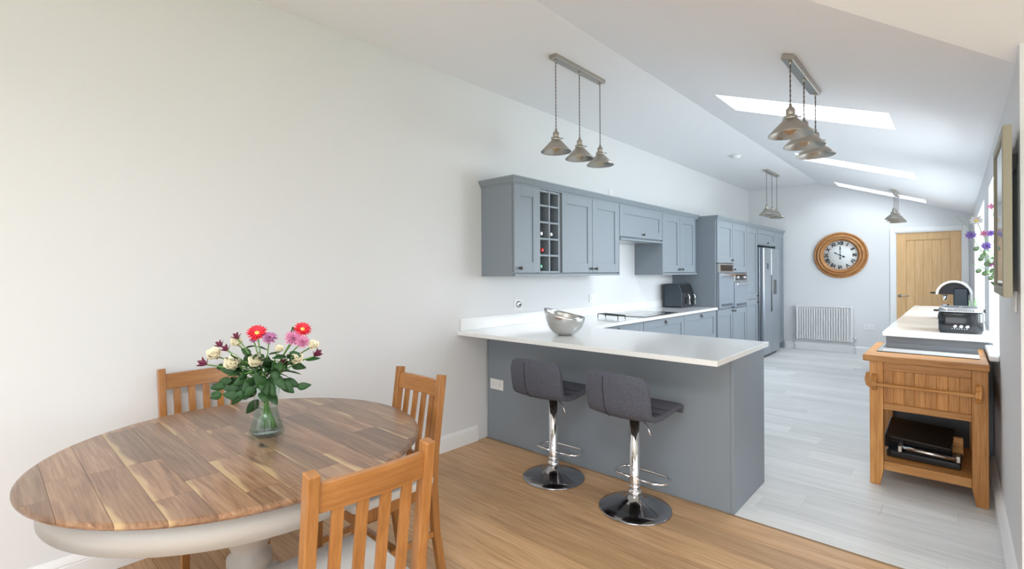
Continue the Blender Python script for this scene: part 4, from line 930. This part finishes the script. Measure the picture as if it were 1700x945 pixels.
def flower(label, kind, p, r, foot, waist, d=None, leaves=0, group=None, leafmat='green', leafL=.05, srad=.0022, bulge=.25):
    p = Vector(p); foot = Vector(foot); waist = Vector(waist); d = Vector(d or (.35,-.55,.6))
    o = thing(NAMES[kind], label, 'flower', tuple(foot), group=group)
    mid = waist.lerp(p, .55); mid.z += .03*bulge; pts = []
    for i in range(9):
        u = i/8
        pts.append(foot.lerp(waist, u/.45) if u < .45 else (waist*(1-(u-.45)/.55)**2 + (waist.lerp(p,.5)+Vector((0,0,.03)))*2*(1-(u-.45)/.55)*((u-.45)/.55) + p*((u-.45)/.55)**2))
    mk('stem', MB().tube(pts, srad, 6), M['stem'], o)
    for nm, m, mat in head(kind, p, d, r): solid(mk(nm, m, mat, o))
    for i in range(leaves):
        u = random.uniform(.55,.9); q = pts[min(8,int(u*8))]; ang = random.uniform(0,2*PI); dr = Vector((math.cos(ang),math.sin(ang),random.uniform(-.5,.5))).normalized()
        vs, fs = petal(leafL*random.uniform(.8,1.25), leafL*.45, random.uniform(-.4,.25), 5, .72)
        A = Matrix.Translation(q) @ dr.to_track_quat('X','Z').to_matrix().to_4x4() @ Matrix.Rotation(random.uniform(-.7,.7),4,'X')
        solid(mk('leaf', MB().add([tuple(A @ (Vector(v)+Vector((.006,0,0)))) for v in vs], fs, True), M[leafmat], o), .0008)
    return o
F = [('red gerbera at the top left of the vase bouquet','gerbera',(.949,.706,1.140),.034,1),
     ('red gerbera at the top right, behind pink chrysanthemum','gerbera',(1.045,.835,1.150),.030,1),
     ('pink chrysanthemum cluster at the upper right of the bouquet','chrys',(1.051,.798,1.118),.036,2),
     ('pink chrysanthemum head just right of the larger pink one','chrys',(1.088,.815,1.108),.028,1),
     ('mauve aster just right of the left red gerbera','mauve',(.990,.735,1.122),.030,2),
     ('small mauve aster bud left of the red gerbera','mauve',(.930,.70,1.115),.016,1),
     ('dark wine alstroemeria at the upper left of the bouquet','bud',(.895,.657,1.118),.018,1),
     ('dark wine alstroemeria above the outermost cream rose','bud',(.850,.616,1.090),.018,1),
     ('dark wine alstroemeria at the far left tip','bud',(.809,.578,1.022),.022,1),
     ('dark wine alstroemeria between the left cream roses','bud',(.868,.631,1.074),.018,1),
     ('dark wine alstroemeria at the far right tip','bud',(1.108,.85,1.052),.022,2),
     ('dark wine alstroemeria low right of centre','bud',(1.020,.765,1.020),.018,2),
     ('large cream rose left of centre facing the camera','rose',(.898,.640,1.024),.048,3),
     ('cream rose in the centre of the bouquet','rose',(.962,.700,1.030),.044,3),
     ('cream rose at the far left edge of the bouquet','rose',(.826,.600,1.055),.042,1),
     ('cream rose high on the left, behind the wine buds','rose',(.876,.660,1.100),.034,2),
     ('small cream rosebud above centre','rose',(1.000,.765,1.076),.026,2),
     ('cream rose right of centre','rose',(1.065,.800,1.040),.036,3),
     ('cream rose at the upper right edge of the bouquet','rose',(1.100,.850,1.090),.030,2)]
cpos = Vector((2.8976,0,1.36)); vc = Vector((VX,VY,0))
for lab, kind, p, r, lv in F:
    out = Vector(p)-Vector((VX,VY,.90)); foot = (VX-out.x*.16+random.uniform(-.008,.008), VY-out.y*.16+random.uniform(-.008,.008), TZ+.022); waist = (VX+out.x*.12+random.uniform(-.008,.008), VY+out.y*.12+random.uniform(-.008,.008), TZ+.195)
    d = (cpos-Vector(p)).normalized()*.75+out.normalized()*.35+Vector((0,0,.35 if kind == 'gerbera' else .25))
    if kind == 'bud': d = out.normalized()+Vector((0,0,.1))
    flower(lab, kind, p, r, foot, waist, d, leaves=lv+2, leafL=.052, srad=.0026)
# foliage sprigs filling the bouquet
LV = [(.925,.690,.900,.070),(.955,.66,.935,.062),(1.01,.70,.93,.062),(.885,.64,.965,.06),(1.045,.76,.97,.06),(1.075,.80,.94,.055),(.90,.67,.99,.05),(.985,.69,.965,.06),(1.03,.80,1.02,.06),(.93,.69,1.06,.05),(.97,.74,1.0,.055),(1.05,.78,1.06,.05),(.90,.60,.92,.05),(1.0,.73,.92,.06),(.86,.63,1.02,.05),(.94,.75,1.03,.05)]
for i, (x,y,z,L) in enumerate(LV[:5]):
    out = Vector((x,y,0))-vc
    o = thing('foliage_sprig', ['leafy green sprig drooping low on the left over the vase rim','green sprig hanging in front of the vase neck','green sprig right of the vase neck','leafy sprig at the lower left under the large rose','leafy sprig at the lower right under the roses'][i], 'foliage', (VX,VY,TZ+.03))
    w_ = (VX+out.x*.15, VY+out.y*.15, TZ+.198); tip = Vector((x,y,z+.06))
    mk('stem', MB().tube([(VX-out.x*.2,VY-out.y*.2,TZ+.03),w_,(w_[0]*.5+x*.5,w_[1]*.5+y*.5,z+.07),tip], .0022, 6), M['stem'], o)
    for k in range(9):
        (lx,ly,lz,LL) = LV[(i+k*5)%len(LV)] if k > 4 else (x+random.uniform(-.03,.03), y+random.uniform(-.03,.03), z+random.uniform(-.02,.07), L)
        q = Vector((lx,ly,lz)); toc = (cpos-q).normalized(); dn = (Vector((lx,ly,0))-vc); dn.z = -.06 if k < 3 else random.uniform(-.05,.06); dn += Vector((random.uniform(-.03,.03),random.uniform(-.03,.03),0)); dn.normalize()
        side = toc.cross(dn).normalized(); nn = dn.cross(side) if dn.cross(side).dot(toc) > 0 else -dn.cross(side)
        side = nn.cross(dn)
        A = Matrix(((dn.x,side.x,nn.x,q.x),(dn.y,side.y,nn.y,q.y),(dn.z,side.z,nn.z,q.z),(0,0,0,1)))
        vs, fs = petal(LL*random.uniform(.75,1.15), LL*.52, random.uniform(-.45,.05), 6, .72)
        solid(mk('leaf', MB().add([tuple(A @ Vector(v)) for v in vs], fs, True), M['green'], o), .0008)
# window vase and wild flowers
vx, vy = 3.165, 4.19
KS = 4.10/3.95
along = lambda p: (2.8976+(p[0]-2.8976)*KS, p[1]*KS, 1.36+(p[2]-1.36)*KS)
o = thing('window_vase', 'white bellied vase on the near window sill holding wild flowers', 'vase', (vx,vy,WZ0))
mk('vase_body', MB().lathe([(.035,.0005),(.05,.03),(.058,.09),(.052,.15),(.034,.21),(.026,.26),(.030,.285),(.026,.285),(.022,.26)], (vx,vy,WZ0), n=28), M['white'], o)
WF = [('white daisy with yellow centre, highest left in the window flowers','daisy',(2.989,3.95,1.657),.035),('deep pink cosmos at the very top of the window flowers','pinkwild',(3.052,3.95,1.735),.022),('pale violet cornflower at the far left of the window flowers','violet',(2.965,3.95,1.574),.030),('pink cosmos in the middle of the window flowers','pinkwild',(3.021,3.95,1.580),.022),('purple cornflower nearest the picture frame','violet',(3.048,3.95,1.580),.024),('blue-violet cornflower in the middle of the window flowers','violet',(3.031,3.95,1.507),.028),('mauve cornflower low in the window flowers','mauve',(3.052,3.95,1.408),.024)]
for lab, kind, p, r in WF:
    flower(lab, kind, along(p), r, (vx,vy,WZ0+.05), (vx-.012,vy-.015,WZ0+.285), (-.1,-.9,.3), leaves=3, leafmat='palegreen', leafL=.04, srad=.0016)
for i, (tip, w_, lab) in enumerate((((2.955,3.93,1.405),.006,'long grass blade arching left from the window vase'),((2.90,3.90,1.69),.003,'thin grass stalk arching far left over the door'),((3.05,3.97,1.30),.018,'broad green leaf rising from the window vase'))):
    o = thing('grass_blade', lab, 'foliage', (vx,vy,WZ0+.28)); a = Vector((vx-.005,vy-.01,WZ0+.2)); t_ = Vector(along(tip)); pts = [a*(1-u)**2+(a.lerp(t_,.35)+Vector((0,0,.22 if i<2 else .06)))*2*u*(1-u)+t_*u*u for u in [k/8 for k in range(9)]]
    mk('blade', MB().bar(pts, w_, .0012, up=(.2,1,.1), widths=[(w_*(1-abs(k/8-.4)**1.3),.0012) for k in range(9)]), M['palegreen'] if i != 2 else M['green'], o)
EU = [((3.00,3.95,1.49),5),((3.02,3.94,1.43),5),((3.01,3.97,1.36),5)]
for i, (tip, n_) in enumerate(EU):
    o = thing('eucalyptus_sprig', ['upper round-leafed sprig in the window flowers','middle round-leafed sprig in the window flowers','lower round-leafed sprig in the window flowers'][i], 'foliage', (vx,vy,WZ0+.28)); a = Vector((vx-.01,vy-.015,WZ0+.27)); t_ = Vector(along(tip))
    pts = [a.lerp(t_,u)+Vector((0,0,.05*math.sin(PI*u))) for u in [k/10 for k in range(11)]]; mk('stem', MB().tube(pts, .0014, 5), M['stem'], o)
    for k in range(2,11):
        q = pts[k]; s_ = 1 if k%2 else -1; m = MB().lathe([(1e-5,0),(.016,.0),(1e-5,.0012)], n=10, cap=False); m.xf(Matrix.Translation(q+Vector((s_*.014,-.01,.004))) @ Matrix.Rotation(1.2,4,'X') @ Matrix.Rotation(s_*.5,4,'Y')); mk('leaf', m, M['palegreen'], o)
# small potted plant at the far sill
o = thing('potted_plant', 'small pale leafy plant in a white pot behind the toaster', 'plant', (3.02,6.75,.91))
mk('pot', MB().lathe([(.035,.0005),(.05,.08),(.052,.085),(.046,.085),(.04,.07)], (3.02,6.75,.91), n=20), M['white'], o)
for i in range(26):
    a = random.uniform(0,2*PI); el = random.uniform(.2,1.3); dr = Vector((math.cos(a)*math.cos(el),math.sin(a)*math.cos(el),math.sin(el))); L = random.uniform(.06,.13); q = Vector((3.02,6.75,.985))
    vs, fs = petal(L, .022, random.uniform(-.5,0), 5); A = Matrix.Translation(q) @ dr.to_track_quat('X','Z').to_matrix().to_4x4()
    solid(mk('leaf', MB().add([tuple(A @ Vector(v)) for v in vs], fs, True), M['palegreen'], o), .0006)
# ------------------------------------------------------------------ garden seen through the windows
tag(mk('lawn', MB().box(3.7,-12,-.6,30,45,-.25), M['grass']), 'green lawn outside the windows', 'lawn', kind='structure')
t = thing('garden_fence', 'brown timber fence outside beyond the windows', 'fence', (6,18,-.25))
for i in range(24): mk('board', MB().cbox(3.8+i*.15,16,-.25,3.945+i*.15,16.03,1.55,.004), M['fence'], t)
for k, (x,y,r,lab) in enumerate(((4.3,14.6,.7,'leafy shrub outside in front of the fence, nearest the house'),(6.3,14.9,.9,'larger leafy shrub outside by the fence'))):
    b = MB(); rr = random.Random(k)
    for i in range(1200):
        v = Vector((rr.gauss(0,1),rr.gauss(0,1),rr.gauss(0,1))).normalized()*r*rr.uniform(.6,1); q = Vector((x,y,.6))+v; s_ = .06
        a = Vector((rr.uniform(-1,1),rr.uniform(-1,1),rr.uniform(-1,1))).normalized(); c_ = a.orthogonal().normalized(); b.add([q-a*s_,q+c_*s_*.5,q+a*s_,q-c_*s_*.5], [(0,1,2,3)])
    o = thing('garden_shrub', lab, 'shrub', (x,y,-.25)); mk('foliage', b, M['hedge'], o)['kind'] = 'stuff'
    mk('trunk', MB().tube([(x,y,-.25),(x,y,.6)], .04, 8), M['fence'], o)
